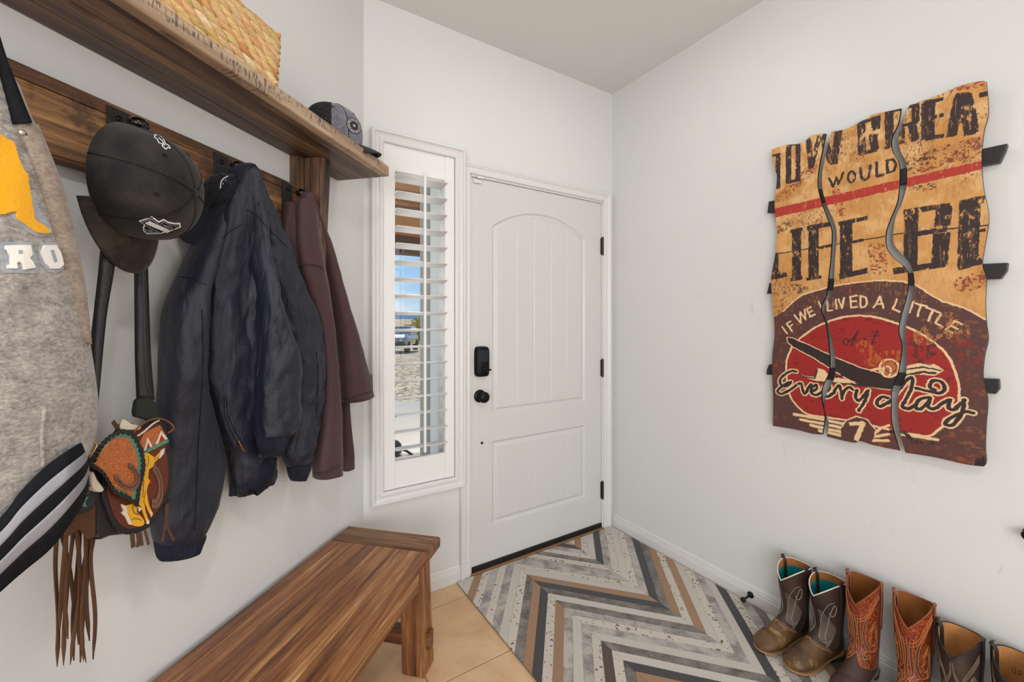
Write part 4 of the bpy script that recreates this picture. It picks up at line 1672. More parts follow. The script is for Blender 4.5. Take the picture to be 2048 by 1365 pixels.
# front sleeve
drape(mbs, [(482, 342, 506, 345, 0.121, .026), (486, 400, 524, 398, 0.128, .030), (490, 455, 534, 450, 0.134, .034), (493, 520, 543, 515, 0.138, .038), (499, 580, 556, 575, 0.141, .042), (505, 640, 572, 632, 0.143, .045),
            (509, 695, 590, 685, 0.144, .048), (510, 745, 601, 735, 0.144, .050), (509, 795, 602, 785, 0.143, .050), (507, 840, 600, 828, 0.141, .049), (508, 868, 592, 852, 0.138, .045), (509, 878, 584, 864, 0.137, .040)],
      folds=((2, .04, .2, .2), (5, .035, .8, .4)), crumple=.008, cfreq=15, seed=23, lip=.02)
# far sleeve
drape(mbs, [(490, 340, 510, 345, .080, .026), (497, 385, 533, 392, .078, .032), (505, 450, 562, 452, .078, .036), (515, 525, 590, 525, .078, .040), (530, 585, 609, 580, .078, .042), (545, 640, 633, 632, .078, .044),
            (560, 695, 644, 685, .078, .046), (568, 745, 647, 738, .078, .046), (572, 790, 645, 782, .077, .046), (572, 835, 641, 825, .076, .044), (567, 880, 634, 866, .075, .042), (564, 912, 627, 898, .074, .040), (571, 936, 624, 922, .073, .034)],
      folds=((2, .05, .9, .2), (4, .05, .2, .5)), crumple=.008, cfreq=17, seed=37, lip=.02)
shell = mbs.build('shell', NAVY, nj)


def cuff(rows, parent, name='cuff', ribs=46, mat=None):
    mb = MB()
    drape(mb, rows, nth=ribs * 5, rib=(ribs, .035), steps=4, cap0=True, lip=.025, crumple=.003)
    return mb.build(name, mat or NAVYR, parent)


cuff([(307, 1088, 410, 1068, .083, .038), (309, 1100, 407, 1078, .082, .037), (312, 1116, 403, 1090, .081, .036), (317, 1126, 400, 1100, .080, .035)], nj)
cuff([(510, 874, 583, 860, .137, .038), (511, 885, 578, 872, .136, .036), (514, 898, 572, 886, .135, .034), (519, 908, 566, 900, .134, .032), (527, 915, 561, 909, .133, .028)], nj)
cuff([(572, 932, 624, 918, .073, .033), (574, 945, 621, 934, .073, .032), (577, 957, 616, 948, .072, .030), (583, 965, 610, 958, .072, .026)], nj)
NB = hits(shell)
# ribbed hem corner turned outward
mb = MB()
hp = []
for k in range(61):
    t = k / 60
    top_p = lw(*[lerp(a, b, t) for a, b in ((497, 545), (975, 905))], .108)
    bot_x = lerp(514, 549, t) + 9 * math.sin(math.pi * t)
    bot_y = lerp(993, 928, t) + 6 * math.sin(math.pi * t)
    bp = lw(bot_x, bot_y, .100)
    off = .0022 * math.cos(k * math.pi)
    hp.append([Vector(top_p) + Vector((off - .004, 0, 0)), Vector(lerp(top_p, bp, .5)) + Vector((off * 1.2 + .012, 0, 0)), Vector(bp) + Vector((off, 0, 0)), Vector(bp) + Vector((-.012 + off, 0, .004)), Vector(top_p) + Vector((-.03, 0, .01))])
mb.smooth = True
mb.grid(hp, closed_v=True)
mb.build('hem_ribbing', NAVYR, nj)
for pts in ([(445, 478), (462, 462), (487, 448)], [(492, 420), (512, 430), (528, 448), (540, 462), (560, 480), (575, 496)], [(350, 553), (380, 557), (412, 570)], [(404, 620), (406, 720), (402, 800), (396, 900), (392, 1000), (388, 1060)], [(633, 705), (636, 760), (632, 840)], [(452, 792), (456, 830), (470, 862), (486, 890)], [(448, 795), (450, 830), (462, 862), (478, 895)]):
    mb = MB()
    seam(mb, NB, pts, .0010, .0004)
    if mb.v:
        mb.build('stitching', NSTITCH, shell)
mb = MB()
seam(mb, NB, [(477, 882), (482, 892), (488, 903)], .0016, .0012)
mb.build('pocket_zip', BRASS, nj)

# ---- plum jacket
pj = empty('plum_jacket', (.05, 1.18, 1.66), 'plum brown softshell jacket with wide open sleeves hanging from the last hook by the bracket', 'jacket')
mbs = MB()
drape(mbs, [(569, 405, 590, 402, .060, .018), (566, 425, 600, 420, .060, .024), (562, 470, 610, 465, .060, .028), (572, 540, 620, 535, .058, .030)], folds=((5, .08, .3, .2),), crumple=.004, seed=5)
drape(mbs, [(594, 396, 624, 394, .098, .020), (590, 410, 630, 410, .098, .026), (588, 445, 636, 440, .095, .032), (588, 490, 642, 482, .092, .036), (596, 545, 650, 535, .090, .038), (612, 600, 660, 590, .090, .036), (628, 660, 668, 645, .090, .034),
            (636, 720, 675, 705, .090, .033), (638, 780, 680, 765, .090, .035), (634, 840, 683, 825, .090, .040), (626, 900, 684, 882, .090, .044), (622, 940, 684, 920, .090, .046), (624, 964, 684, 944, .090, .046)],
      folds=((3, .05, .4, .15), (5, .025, 1.2, .2)), crumple=.003, cfreq=8, seed=41, lip=.06)
drape(mbs, [(612, 400, 628, 402, .075, .020), (620, 440, 640, 438, .072, .026), (630, 490, 660, 482, .070, .030), (642, 545, 677, 536, .070, .034), (652, 595, 691, 586, .070, .038), (662, 645, 705, 634, .070, .042), (670, 700, 721, 686, .070, .046), (676, 755, 735, 738, .070, .050), (681, 812, 746, 786, .070, .054)],
      folds=((2, .05, .3, .1), (3, .03, .9, .2)), crumple=.003, cfreq=8, seed=47, lip=.09)
drape(mbs, [(668, 700, 690, 695, .035, .016), (680, 780, 696, 775, .035, .018), (682, 850, 702, 845, .035, .020), (684, 910, 708, 902, .035, .022), (684, 946, 709, 934, .035, .022)], folds=((3, .05, 0, .2),), lip=.03)
# hood / collar roll over the hook
drape(mbs, [(600, 384, 618, 384, .100, .014), (598, 389, 624, 389, .102, .024), (600, 402, 628, 400, .102, .026), (606, 425, 634, 425, .098, .024), (612, 450, 640, 448, .09, .022)], folds=((3, .08, 0, .3),), crumple=.003)
shellp = mbs.build('shell', MAROON, pj)
PB = hits(shellp)
for pts in ([(594, 536), (615, 532), (635, 534), (647, 541)], [(594, 533), (615, 529), (635, 531), (647, 538)], [(625, 946), (650, 944), (683, 926)], [(625, 950), (650, 948), (683, 930)], [(684, 797), (700, 796), (718, 790), (742, 782)], [(684, 800), (700, 799), (718, 793), (743, 785)]):
    mb = MB()
    seam(mb, PB, pts, .0009, .0003)
    if mb.v:
        mb.build('stitching', PLUMST, shellp)
mb = MB()
mb.smooth = True
p_ = Vector(lw(629, 424, .10))
mb.tube([p_, p_ + Vector((.004, .004, -.012))], .0035, 8)
mb.build('zip_pull', BRASS, pj)


# ------------------------------------------------------------------ grey letterman jacket
def wool(name, a, b):
    t = NT(name, .9, .2)
    v = t.coord((1, 1, 1.6))
    n = t.noise(v, 130, 4, .7, .6)
    n2 = t.noise(v, 30, 4, .6)
    t.color(t.mix(t.ramp(t.math('ADD', t.math('MULTIPLY', n, .65), t.math('MULTIPLY', n2, .35)), [(.38, (0, 0, 0)), (.62, (1, 1, 1))]), lin(a), lin(b)))
    t.bump(n, .5, .003)
    t.b.inputs['Sheen Weight'].default_value = .3
    return t.m


GWOOL = wool('grey_wool', (118, 112, 108), (178, 172, 166))
TWOOL = wool('taupe_wool', (122, 110, 98), (160, 146, 132))
CHEN = cloth_mat('gold_chenille', (232, 166, 18), .9, .25, 700, .3, .2, .2, 160)
FELT = wool('pale_blue_felt', (140, 146, 156), (166, 170, 178))
CHENW = cloth_mat('white_chenille', (232, 229, 222), .9, .2, 700, .2, .05, .2, 200)
RUST = cloth_mat('rust_lining', (104, 52, 28), .5, .3, 900, .3, .2, .4, 10)
KNITB = plain('black_knit', (18, 19, 24), .85, .2, bump=.3, bscale=500)
KNITG = plain('grey_knit', (150, 150, 158), .85, .2, bump=.3, bscale=500)

gj = empty('letterman_jacket', (.1, .42, 1.66), 'grey wool letterman jacket with gold chenille patch, white letters and striped knit waistband', 'jacket')
mbs = MB()
drape(mbs, [(-300, -60, 40, 190, .125, .045), (-330, 20, 60, 250, .130, .060), (-360, 120, 84, 300, .135, .070), (-370, 240, 108, 370, .140, .078), (-370, 360, 128, 430, .145, .084), (-370, 480, 146, 500, .150, .090),
            (-370, 620, 162, 580, .153, .094), (-370, 760, 172, 670, .155, .096), (-370, 900, 180, 750, .157, .098), (-370, 1050, 186, 810, .158, .098), (-350, 1180, 180, 850, .158, .094), (-330, 1245, 170, 876, .156, .088)],
      nth=140, folds=((2, .02, .3, .1), (5, .012, 1.2, .2)), crumple=.004, cfreq=6, seed=61, soft=True)
shellg = mbs.build('shell', GWOOL, gj)
GB = hits(shellg)
# front placket strip with its turned edge
mb = MB()
pl_pts = [(31, 246), (74, 250), (92, 292), (106, 325), (120, 359), (134, 405), (148, 460), (158, 505), (165, 545), (170, 590), (176, 640), (181, 690), (160, 660), (143, 600), (128, 545), (116, 500), (104, 455), (90, 410), (76, 360), (62, 320), (47, 282)]
BASEPT = {}


def ribbon_px(mb, left, right, c, thick, n=40, bulge=.0):
    """a strap whose two edges were measured; it hangs at distance c(t) off the wall"""
    L, R = catmull(left, 8), catmull(right, 8)
    rings = []
    for k in range(n + 1):
        t = k / n
        a = L[min(int(t * (len(L) - 1) + .5), len(L) - 1)]
        b = R[min(int(t * (len(R) - 1) + .5), len(R) - 1)]
        cc = c(t) if callable(c) else c
        pa, pb = Vector(lw(*a, cc)), Vector(lw(*b, cc))
        nn = Vector((1, 0, 0))
        m = (pa + pb) / 2
        rings.append([pa - nn * thick / 2, pa * .9 + pb * .1 + nn * thick * .6, m + nn * (thick * .6 + bulge), pb * .9 + pa * .1 + nn * thick * .6, pb - nn * thick / 2, m - nn * thick / 2])
    mb.smooth = True
    mb.loft(rings)
    mb.smooth = False


ribbon_px(mb, [(31, 246), (47, 282), (62, 330), (78, 385), (92, 440), (106, 500), (122, 560), (140, 620), (158, 680)], [(74, 250), (92, 292), (106, 325), (124, 372), (140, 430), (152, 485), (163, 535), (172, 600), (180, 690)], lambda t: lerp(.208, .222, math.sin(t * 1.6)), .012)
mb.build('placket', TWOOL, gj)
mb = MB()
ribbon_px(mb, [(20, 262), (30, 320), (50, 380), (72, 440), (92, 490)], [(40, 270), (62, 330), (84, 385), (100, 440), (112, 500)], .200, .006)
mb.build('lining', RUST, gj)
mb = MB()
ribbon_px(mb, [(-30, 60), (-4, 120), (6, 160), (18, 205), (32, 248)], [(-10, 60), (8, 120), (26, 165), (44, 210), (60, 247)], lambda t: lerp(.16, .212, t), .014)
mb.build('collar', KNITB, gj)
mb = MB()
mb.smooth = True
q0 = Vector(lw(43, 266, .224))
mb.tube([q0, q0 + Vector((.004, 0, 0))], .0045, 10)
mb.build('snap', plain('snap_silver', (190, 188, 180), .25, .6, .9), gj)
# welt pocket shadow fold
mb = MB()
seam(mb, GB, [(90, 815), (86, 860), (85, 900), (88, 935)], .0035, -.0015, 8)
mb.build('pocket_welt', GWOOL, gj)
# patches
mb = MB()
decal(mb, GB, catmull([(-14, 290), (14, 284), (26, 300), (38, 332), (30, 345), (28, 372), (46, 378), (66, 398), (80, 424), (98, 450), (100, 466), (84, 474), (58, 466), (36, 448), (14, 428), (-14, 424)], 4, True), .0015)
patch_felt = mb.build('felt_backing', FELT, gj)
mb = MB()
decal(mb, GB, catmull([(-14, 280), (12, 281), (24, 288), (30, 308), (40, 335), (50, 352), (50, 364), (40, 356), (32, 345), (30, 392), (42, 418), (64, 440), (88, 456), (94, 466), (72, 466), (52, 452), (30, 436), (26, 424), (-14, 420)], 4, True), .005)
mb.build('gold_patch', CHEN, patch_felt)
for outer, inner, nm in (([(2, 484), (62, 484), (66, 496), (76, 538), (74, 547), (4, 546), (4, 536), (-2, 498)], [(8, 492), (56, 491), (60, 510), (54, 517), (60, 524), (66, 536), (44, 540), (40, 528), (34, 524), (30, 528), (32, 538), (12, 538), (12, 531), (18, 529), (14, 500), (8, 500)], 'R'),
                         ([(82, 484), (112, 486), (124, 510), (126, 538), (112, 547), (94, 544), (80, 528), (74, 500)], [(84, 491), (106, 491), (116, 506), (122, 530), (114, 538), (98, 538), (88, 528), (78, 506)], 'O')):
    mb = MB()
    decal(mb, GB, outer, .0015)
    fb = mb.build('felt_backing', FELT, gj)
    mb = MB()
    decal(mb, GB, inner, .0045)
    letter = mb.build('letter', CHENW, fb)
mb = MB()
decal(mb, GB, [(94, 502), (100, 500), (108, 524), (102, 526)], .0052)
mb.build('letter_counter', FELT, fb)
mb = MB()
decal(mb, GB, [(32, 502), (40, 502), (41, 509), (33, 509)], .0052)
mb.build('letter_counter', FELT, gj)
# knitted waistband: black and grey stripes
tops = [(179, 868), (170, 880), (130, 905), (86, 938), (40, 985), (0, 1036), (-120, 1150), (-330, 1300)]
bots = [(178, 975), (166, 1010), (130, 1064), (96, 1104), (50, 1142), (0, 1186), (-120, 1300), (-330, 1480)]
segs = [(0, .20, 0), (.20, .38, 1), (.38, .58, 0), (.58, .76, 1), (.76, 1.0, 0)]
TT, BB_ = catmull(tops, 8), catmull(bots, 8)
wb_ = gj
for a_, b_, kk in segs:
    mb = MB()
    mb.smooth = True
    rings = []
    nn_ = len(TT)
    for i in range(nn_):
        u = i / (nn_ - 1)
        # depth: the band wraps round from the far edge toward the viewer
        cx_ = .172 + .106 * math.sin(min(u * 5.5, math.pi / 2))
        ring = []
        for t in np.linspace(a_, b_, 5):
            x, y = lerp(TT[i][0], BB_[i][0], t), lerp(TT[i][1], BB_[i][1], t)
            ring.append(Vector(lw(x, y, cx_ - .012 * (2 * t - 1) ** 2 - .004)))
        for t in np.linspace(b_, a_, 3):
            x, y = lerp(TT[i][0], BB_[i][0], t), lerp(TT[i][1], BB_[i][1], t)
            ring.append(Vector(lw(x, y, cx_ - .012 * (2 * t - 1) ** 2 - .022)))
        rings.append(ring)
    mb.loft(rings)
    wb_ = mb.build('knit_stripe' if kk else 'waistband', KNITG if kk else KNITB, wb_ if kk else gj)
# ------------------------------------------------------------------ caps
def cap_parts(root, M, crown_m, brim_m, under_m, mesh_m=None, rx=.080, ry=.098, H=.118, brim_len=.072, brim_w=.088, curve=.018, droop=.012, opening=True, flat_front=.5, brim_a=1.02):
    """M maps local (x side, y front, z up) to the world"""
    def dome_pt(th, ph, k=1.0):
        # th around (0 = front), ph 0 base .. 1 top
        r = math.cos(ph * math.pi / 2) ** .72
        z = H * math.sin(ph * math.pi / 2) ** .95
        f = max(0, math.cos(th)) ** 1.5
        rr = r + f * flat_front * .16 * math.sin(ph * math.pi) * (1 - ph * .4)
        return Vector((rx * k * rr * math.sin(th), ry * k * rr * math.cos(th), z * k))
    parts = []
    mb = MB()
    mb.smooth = True
    nt_, npk = 72, 22
    mb.grid([[M(dome_pt(2 * math.pi * i / nt_, j / npk * .995)) for j in range(npk + 1)] for i in range(nt_)], closed_u=True)
    mb.grid([[M(dome_pt(2 * math.pi * i / nt_, j / npk * .995, .975)) for j in range(npk + 1)] for i in range(nt_)], closed_u=True, flip=True)
    mb.grid([[M(dome_pt(2 * math.pi * i / nt_, 0, k)) for k in (1.0, .975)] for i in range(nt_)], closed_u=True)
    if mesh_m:
        # split the back panels off as their own part
        front, back = MB(), MB()
        for tgt, lo, hi in ((front, -1.62, 1.62), (back, 1.62, 2 * math.pi - 1.62)):
            tgt.smooth = True
            n_ = 40
            for k, fl in ((1.0, False), (.975, True)):
                tgt.grid([[M(dome_pt(lerp(lo, hi, i / n_), j / npk * .995, k)) for j in range(npk + 1)] for i in range(n_ + 1)], flip=fl)
        parts.append(front.build('crown', crown_m, root))
        parts.append(back.build('mesh_back', mesh_m, root))
    else:
        parts.append(mb.build('crown', crown_m, root))
    # brim
    mb = MB()
    mb.smooth = True
    top, bot = [], []
    NS, NR = 28, 9
    for i in range(NS + 1):
        a = lerp(-brim_a, brim_a, i / NS)
        p0 = dome_pt(a * 1.0, 0)
        e = max(math.cos(a / brim_a * math.pi / 2), 0) ** .62
        p1 = Vector((brim_w * math.sin(a / brim_a * 1.31), p0.y + brim_len * e, 0))
        rt, rb = [], []
        for j in range(NR + 1):
            t = j / NR
            p = p0.lerp(p1, t)
            p.z = -curve * (p.x / brim_w) ** 2 * 1.6 * (t * .7 + .3) - droop * t * t + .004
            rt.append(M(p))
            rb.append(M(p - Vector((0, 0, .0035))))
        top.append(rt)
        bot.append(rb)
    mb.grid([t_ + b_[::-1] for t_, b_ in zip(top, bot)], closed_v=True)
    mb.add(top[0] + bot[0][::-1], [tuple(range(2 * NR + 2))])
    mb.add(top[-1] + bot[-1][::-1], [tuple(range(2 * NR + 2))])
    parts.append(mb.build('brim', brim_m, root))
    # button
    mb = MB()
    mb.smooth = True
    zt = H * .99
    mb.loft([[M(Vector((r * math.cos(t), r * math.sin(t), zt + h))) for t in [2 * math.pi * k / 16 for k in range(16)]] for h, r in ((-.002, .0085), (.002, .0085), (.004, .0065), (.005, .002))])
    parts.append(mb.build('top_button', crown_m, parts[0]))
    # panel seams and eyelets
    mb = MB()
    mb.smooth = True
    for k in range(6):
        th = math.pi / 6 * (2 * k) + (0 if True else 0)
        if mesh_m and abs(th) > 1.6 and abs(th) < 4.6:
            continue
        mb.tube([M(dome_pt(th, j / 16 * .97, 1.004)) for j in range(17)], .0011, 5)
    for k in range(6):
        th = math.pi / 6 * (2 * k + 1)
        c = dome_pt(th, .56, 1.006)
        e1_ = (dome_pt(th + .02, .56) - dome_pt(th, .56)).normalized()
        e2_ = (dome_pt(th, .58) - dome_pt(th, .56)).normalized()
        mb.tube([M(c + (e1_ * math.cos(t) + e2_ * math.sin(t)) * .0032) for t in [2 * math.pi * q / 12 for q in range(13)]], .0010, 5)
    parts.append(mb.build('seams', under_m, parts[0]))
    return parts, dome_pt


def frame(loc, up, front):
    z = Vector(up).normalized()
    y = Vector(front)
    y = (y - z * y.dot(z)).normalized()
    x = y.cross(z)
    L = Vector(loc)
    return lambda p: L + x * p.x + y * p.y + z * p.z


def worn_black(name, a, b, rough=.8):
    t = NT(name, rough, .25)
    v = t.coord()
    n = t.noise(v, 14, 6, .65, .5)
    t.color(t.mix(t.ramp(n, [(.42, (0, 0, 0)), (.72, (1, 1, 1))]), lin(a), lin(b)))
    t.bump(t.noise(v, 700, 2), .2, .002)
    t.b.inputs['Sheen Weight'].default_value = .12
    return t.m


CAPB = worn_black('washed_black_cotton', (18, 18, 21), (50, 45, 41))
CAPBR = worn_black('dusty_black_brim', (36, 32, 29), (76, 66, 55))
CAPST = plain('black_thread', (12, 12, 14), .7, .3)
WHT = plain('white_embroidery', (214, 212, 208), .7, .3, bump=.3, bscale=900)
GRYE = plain('grey_embroidery', (112, 110, 116), .7, .3, bump=.3, bscale=900)

rt_ = Vector((_c, _s, 0))
CB = lw(254, 362, .150)
vd = (Vector(CB) - Vector(CAM)).normalized()
rr_ = vd.cross(Vector((0, 0, 1))).normalized()
upv = rr_ * .80 - vd * .60 + Vector((0, 0, -.02))
frv = Vector((0, 0, -1)) + rr_ * .52 + vd * .1
M1 = frame(Vector(CB) + Vector((0, 0, 0)), upv, frv)
bc = empty('black_cap', Vector(CB), 'worn black baseball cap with white and grey embroidered badge, hanging from a hook', 'cap')
parts, dpt = cap_parts(bc, M1, CAPB, CAPBR, CAPST, rx=.086, ry=.104, H=.122, brim_len=.080, brim_w=.098, curve=.008, droop=.002, flat_front=.6, brim_a=1.38)
HB = hits(parts[:1])
Lc = lambda X, Y: (270 + X / 15.75, 420 + Y / 15.75)
mb = MB()
decal(mb, HB, [Lc(*p) for p in ((125, 340), (545, 200), (750, 360), (905, 285), (1050, 370), (1250, 415), (1415, 410), (1425, 480), (1440, 540), (1180, 640), (1000, 690), (800, 740), (560, 750), (380, 755), (270, 660), (250, 540), (290, 470))], .0010, maxd=4)
mb.build('badge_outline', WHT, bc)
mb = MB()
decal(mb, HB, [Lc(*p) for p in ((180, 350), (535, 240), (745, 400), (905, 325), (1050, 410), (1250, 450), (1370, 450), (1385, 520), (1150, 600), (960, 640), (800, 705), (560, 720), (400, 720), (300, 640), (290, 560), (330, 480))], .0016, maxd=4)
bg_ = mb.build('badge_ground', CAPST, bc)
mb = MB()
seam(mb, HB, [Lc(*p) for p in ((215, 370), (525, 275), (740, 440), (960, 590), (1150, 640))], .0010, .0024, smooth=False)
seam(mb, HB, [Lc(*p) for p in ((215, 370), (400, 500), (600, 610), (760, 680))], .0010, .0024, smooth=False)
seam(mb, HB, [Lc(*p) for p in ((800, 430), (905, 360), (1060, 440), (1230, 480), (1340, 490))], .0008, .0024, smooth=False)
seam(mb, HB, [Lc(*p) for p in ((330, 560), (370, 690), (560, 680), (700, 690))], .0010, .0024, smooth=False)
seam(mb, HB, [Lc(*p) for p in ((400, 600), (430, 650), (560, 650), (480, 610), (400, 600))], .0008, .0024, smooth=False)
for k in range(5):
    x = 860 + k * 62
    seam(mb, HB, [Lc(x, 440 + k * 14), Lc(x + 60, 490 + k * 16), Lc(x + 20, 520 + k * 12)], .0009, .0024, smooth=False)
mb.build('badge_trim', GRYE, bg_)
mb = MB()
# bar of tall white letters
for k in range(11):
    t = k / 10
    a = Lc(lerp(345, 990, t), lerp(405, 680, t ** .9))
    b = Lc(lerp(510, 1100, t), lerp(345, 610, t ** .9))
    seam(mb, HB, [a, b], .0013, .0026, smooth=False)
for k in range(0, 10, 2):
    t = k / 10 + .03
    a = Lc(lerp(420, 1050, t), lerp(385, 650, t ** .9))
    b = Lc(lerp(480, 1100, t), lerp(415, 670, t ** .9))
    seam(mb, HB, [a, b], .0011, .0026, smooth=False)
mb.build('badge_lettering', WHT, bg_)
# side emblem near the back
C4 = lambda X, Y: (150 + X / 4.014, 200 + Y / 4.014)
mb = MB()
em = [(640, 280), (665, 290), (690, 300), (715, 325), (725, 355), (745, 362), (765, 390), (740, 385), (730, 398), (700, 372), (705, 355), (672, 345), (660, 315), (640, 305)]
seam(mb, HB, [C4(*p) for p in em + em[:1]], .0009, .0005, smooth=False)
seam(mb, HB, [C4(672, 305), C4(700, 330), C4(720, 370)], .0008, .0005, smooth=False)
mb.build('side_emblem', WHT, bc)

# navy cap tucked under the navy jacket
NCAP = worn_black('navy_cotton', (10, 12, 20), (22, 26, 38), .8)
NB0 = lw(446, 398, .10)
nc = empty('navy_cap', Vector(NB0), 'dark navy cap with thin pale arc stitching, half hidden under the navy jacket', 'cap')
vd = (Vector(NB0) - Vector(CAM)).normalized()
rr_ = vd.cross(Vector((0, 0, 1))).normalized()
M2 = frame(Vector(lw(447, 394, .066)), rr_ * .12 - vd * .75 + Vector((0, 0, .45)), Vector((0, 0, -1)) - rr_ * .55)
parts, _d = cap_parts(nc, M2, NCAP, NCAP, CAPST, rx=.050, ry=.058, H=.060, brim_len=.105, brim_w=.052, curve=.012)
HB2 = hits(parts[:1])
C1 = lambda X, Y: (290 + X / 4.548, 320 + Y / 4.548)
mb = MB()
seam(mb, HB2, [C1(*p) for p in ((755, 150), (715, 172), (692, 205), (685, 262))], .0013, .001)
for q in ((735, 182), (712, 215)):
    seam(mb, HB2, [C1(*q), C1(q[0] - 4, q[1] + 8)], .001, .001, smooth=False)
mb.build('arc_stitching', WHT, nc)

# trucker cap on the shelf
HEA = wool('heather_grey_twill', (84, 84, 94), (132, 130, 140))
DBR = worn_black('charcoal_brim', (22, 22, 28), (44, 44, 54), .7)
mt = NT('black_mesh', .8, .3)
vv = mt.coord((1, 1, 1))
vo = mt.n('ShaderNodeTexVoronoi')
vo.inputs['Scale'].default_value = 330
mt.l(vv, vo.inputs['Vector'])
mt.color(mt.mix(mt.ramp(vo.outputs['Distance'], [(.22, (1, 1, 1)), (.36, (0, 0, 0))]), lin((22, 21, 24)), lin((78, 76, 78))))
TM = mt.m
tcL = Vector((.108, 1.295, 1.894 + .022))
tcp = empty('trucker_cap', tcL, 'grey trucker cap with black mesh back and round patch, resting on the shelf end', 'cap')
ang = math.radians(-50)
M3 = frame(tcL, Vector((.06, -.08, 1)), Vector((math.sin(-ang), math.cos(ang), -.03)))
parts, _d = cap_parts(tcp, M3, HEA, DBR, CAPST, mesh_m=TM, rx=.080, ry=.098, H=.130, brim_len=.072, brim_w=.080, curve=.016, droop=.014, flat_front=.9)
HB3 = hits(parts[:2])
C2 = lambda X, Y: (680 + X / 9.1, 180 + Y / 9.1)
th_ = [2 * math.pi * k / 36 for k in range(36)]


def pell(k):
    cx, cy, a, b, rot = 250, 655, 150, 105, math.radians(56)
    return [C2(cx + k * (a * math.cos(t) * math.cos(rot) - b * math.sin(t) * math.sin(rot)), cy + k * (a * math.cos(t) * math.sin(rot) + b * math.sin(t) * math.cos(rot))) for t in th_]


for nm, k, m, th in (('patch_rim', 1.12, plain('patch_black', (20, 18, 22), .6), .0012), ('patch_field', 1.0, plain('patch_grey', (150, 146, 150), .6), .0018), ('patch_ring', .62, plain('patch_black', (20, 18, 22)), .0024), ('patch_centre', .20, plain('patch_grey', (150, 146, 150)), .003)):
    mb = MB()
    decal(mb, HB3, pell(k), th, maxd=4)
    mb.build(nm, m, tcp)
mb = MB()
for k in range(22):
    a_, b_ = pell(.90), pell(.74)
    i = int(k * 36 / 22)
    seam(mb, HB3, [a_[i], b_[(i + (k % 3) - 1) % 36]], .0008, .0024, smooth=False)
mb.build('patch_lettering', plain('patch_black', (20, 18, 22)), tcp)
# ------------------------------------------------------------------ woven basket on the shelf
def hya_mat():
    t = NT('water_hyacinth', .55, .35)
    a = t.attr('tint')
    v = t.coord((260, 40, 260))
    n = t.noise(v, 1.2, 4, .7, .6)
    t.color(t.mix(t.ramp(n, [(.42, (.38, .38, .38)), (.56, (0, 0, 0))]), a.outputs['Color'], lin((138, 92, 46))))
    t.bump(n, .5, .0025)
    return t.m


HYA = hya_mat()
bk = empty('woven_basket', (.125, .72, 1.8945), 'chunky braided tan seagrass basket standing on the wooden shelf', 'basket')
BKX0, BKX1, BKY0, BKY1, BKZ0, BKZ1 = .050, .197, .40, .926, 1.8955, 2.030
rb = random.Random(9)
mb = MB()
mb.smooth = True


def lobe(mb, c, ax, up, nr, L, w, h):
    n1, n2 = 9, 8
    rings = []
    bend = rb.uniform(-.12, .12) * w
    for i in range(n1):
        t = i / (n1 - 1)
        r = max(math.sin(math.pi * (t * .94 + .03)) ** .62, .05)
        p = c + ax * (L * (t - .5)) + up * bend * math.sin(math.pi * t)
        rings.append([p + up * (math.cos(a) * w / 2 * r) + nr * (math.sin(a) * h / 2 * r) for a in [2 * math.pi * k / n2 for k in range(n2)]])
    mb.loft(rings)


def braid_face(mb, o, ax, nr, length, rows):
    """o: bottom corner, ax along the face, nr outward"""
    up = Vector((0, 0, 1))
    rh = (BKZ1 - BKZ0) / rows
    st = .0335
    for r in range(rows):
        z = rh * (r + .5)
        k = int(length / st) + 1
        flare = nr * (.012 * (r / rows))
        for i in range(k + 1):
            x = min(max(i * st + (r % 2) * st * .5, .008), length - .006)
            sl = math.radians(rb.uniform(14, 26))
            a = (ax * math.cos(sl) - up * math.sin(sl))
            u = (up * math.cos(sl) + ax * math.sin(sl))
            g = rb.random()
            base = lin((222, 188, 134)) if g < .62 else (lin((212, 172, 116)) if g < .86 else (lin((192, 142, 86)) if g < .95 else lin((234, 210, 166))))
            mb.c = (*[v * rb.uniform(.88, 1.08) for v in base], 1)
            lobe(mb, o + ax * x + up * (z + rb.uniform(-.001, .001)) + flare + nr * .002, a, u, nr, .056, rh * 1.28, .019)


R_ = 8
braid_face(mb, Vector((BKX1, BKY0, BKZ0)), Vector((0, 1, 0)), Vector((1, 0, 0)), BKY1 - BKY0, R_)
braid_face(mb, Vector((BKX1, BKY1, BKZ0)), Vector((-1, 0, 0)), Vector((0, 1, 0)), BKX1 - BKX0, R_)
braid_face(mb, Vector((BKX0, BKY1, BKZ0)), Vector((0, -1, 0)), Vector((-1, 0, 0)), BKY1 - BKY0, R_)
braid_face(mb, Vector((BKX0, BKY0, BKZ0)), Vector((1, 0, 0)), Vector((0, -1, 0)), BKX1 - BKX0, R_)
mb.build('woven_wall', HYA, bk)
mb = MB()
mb.c = (*lin((150, 104, 56)), 1)
mb.box((BKX0 + .002, BKY0 + .002, BKZ0), (BKX1 - .002, BKY1 - .002, BKZ0 + .006))
for lo, hi in (((BKX0, BKY0, BKZ0), (BKX0 + .004, BKY1, BKZ1)), ((BKX1 - .004, BKY0, BKZ0), (BKX1, BKY1, BKZ1)), ((BKX0, BKY0, BKZ0), (BKX1, BKY0 + .004, BKZ1)), ((BKX0, BKY1 - .004, BKZ0), (BKX1, BKY1, BKZ1))):
    mb.box(lo, hi)
mb.build('inner_frame', HYA, bk)
mb = MB()
mb.smooth = True
f_ = .009
cor = [Vector((BKX1 + f_, BKY0 - f_, BKZ1)), Vector((BKX1 + f_, BKY1 + f_, BKZ1)), Vector((BKX0 - f_, BKY1 + f_, BKZ1)), Vector((BKX0 - f_, BKY0 - f_, BKZ1))]
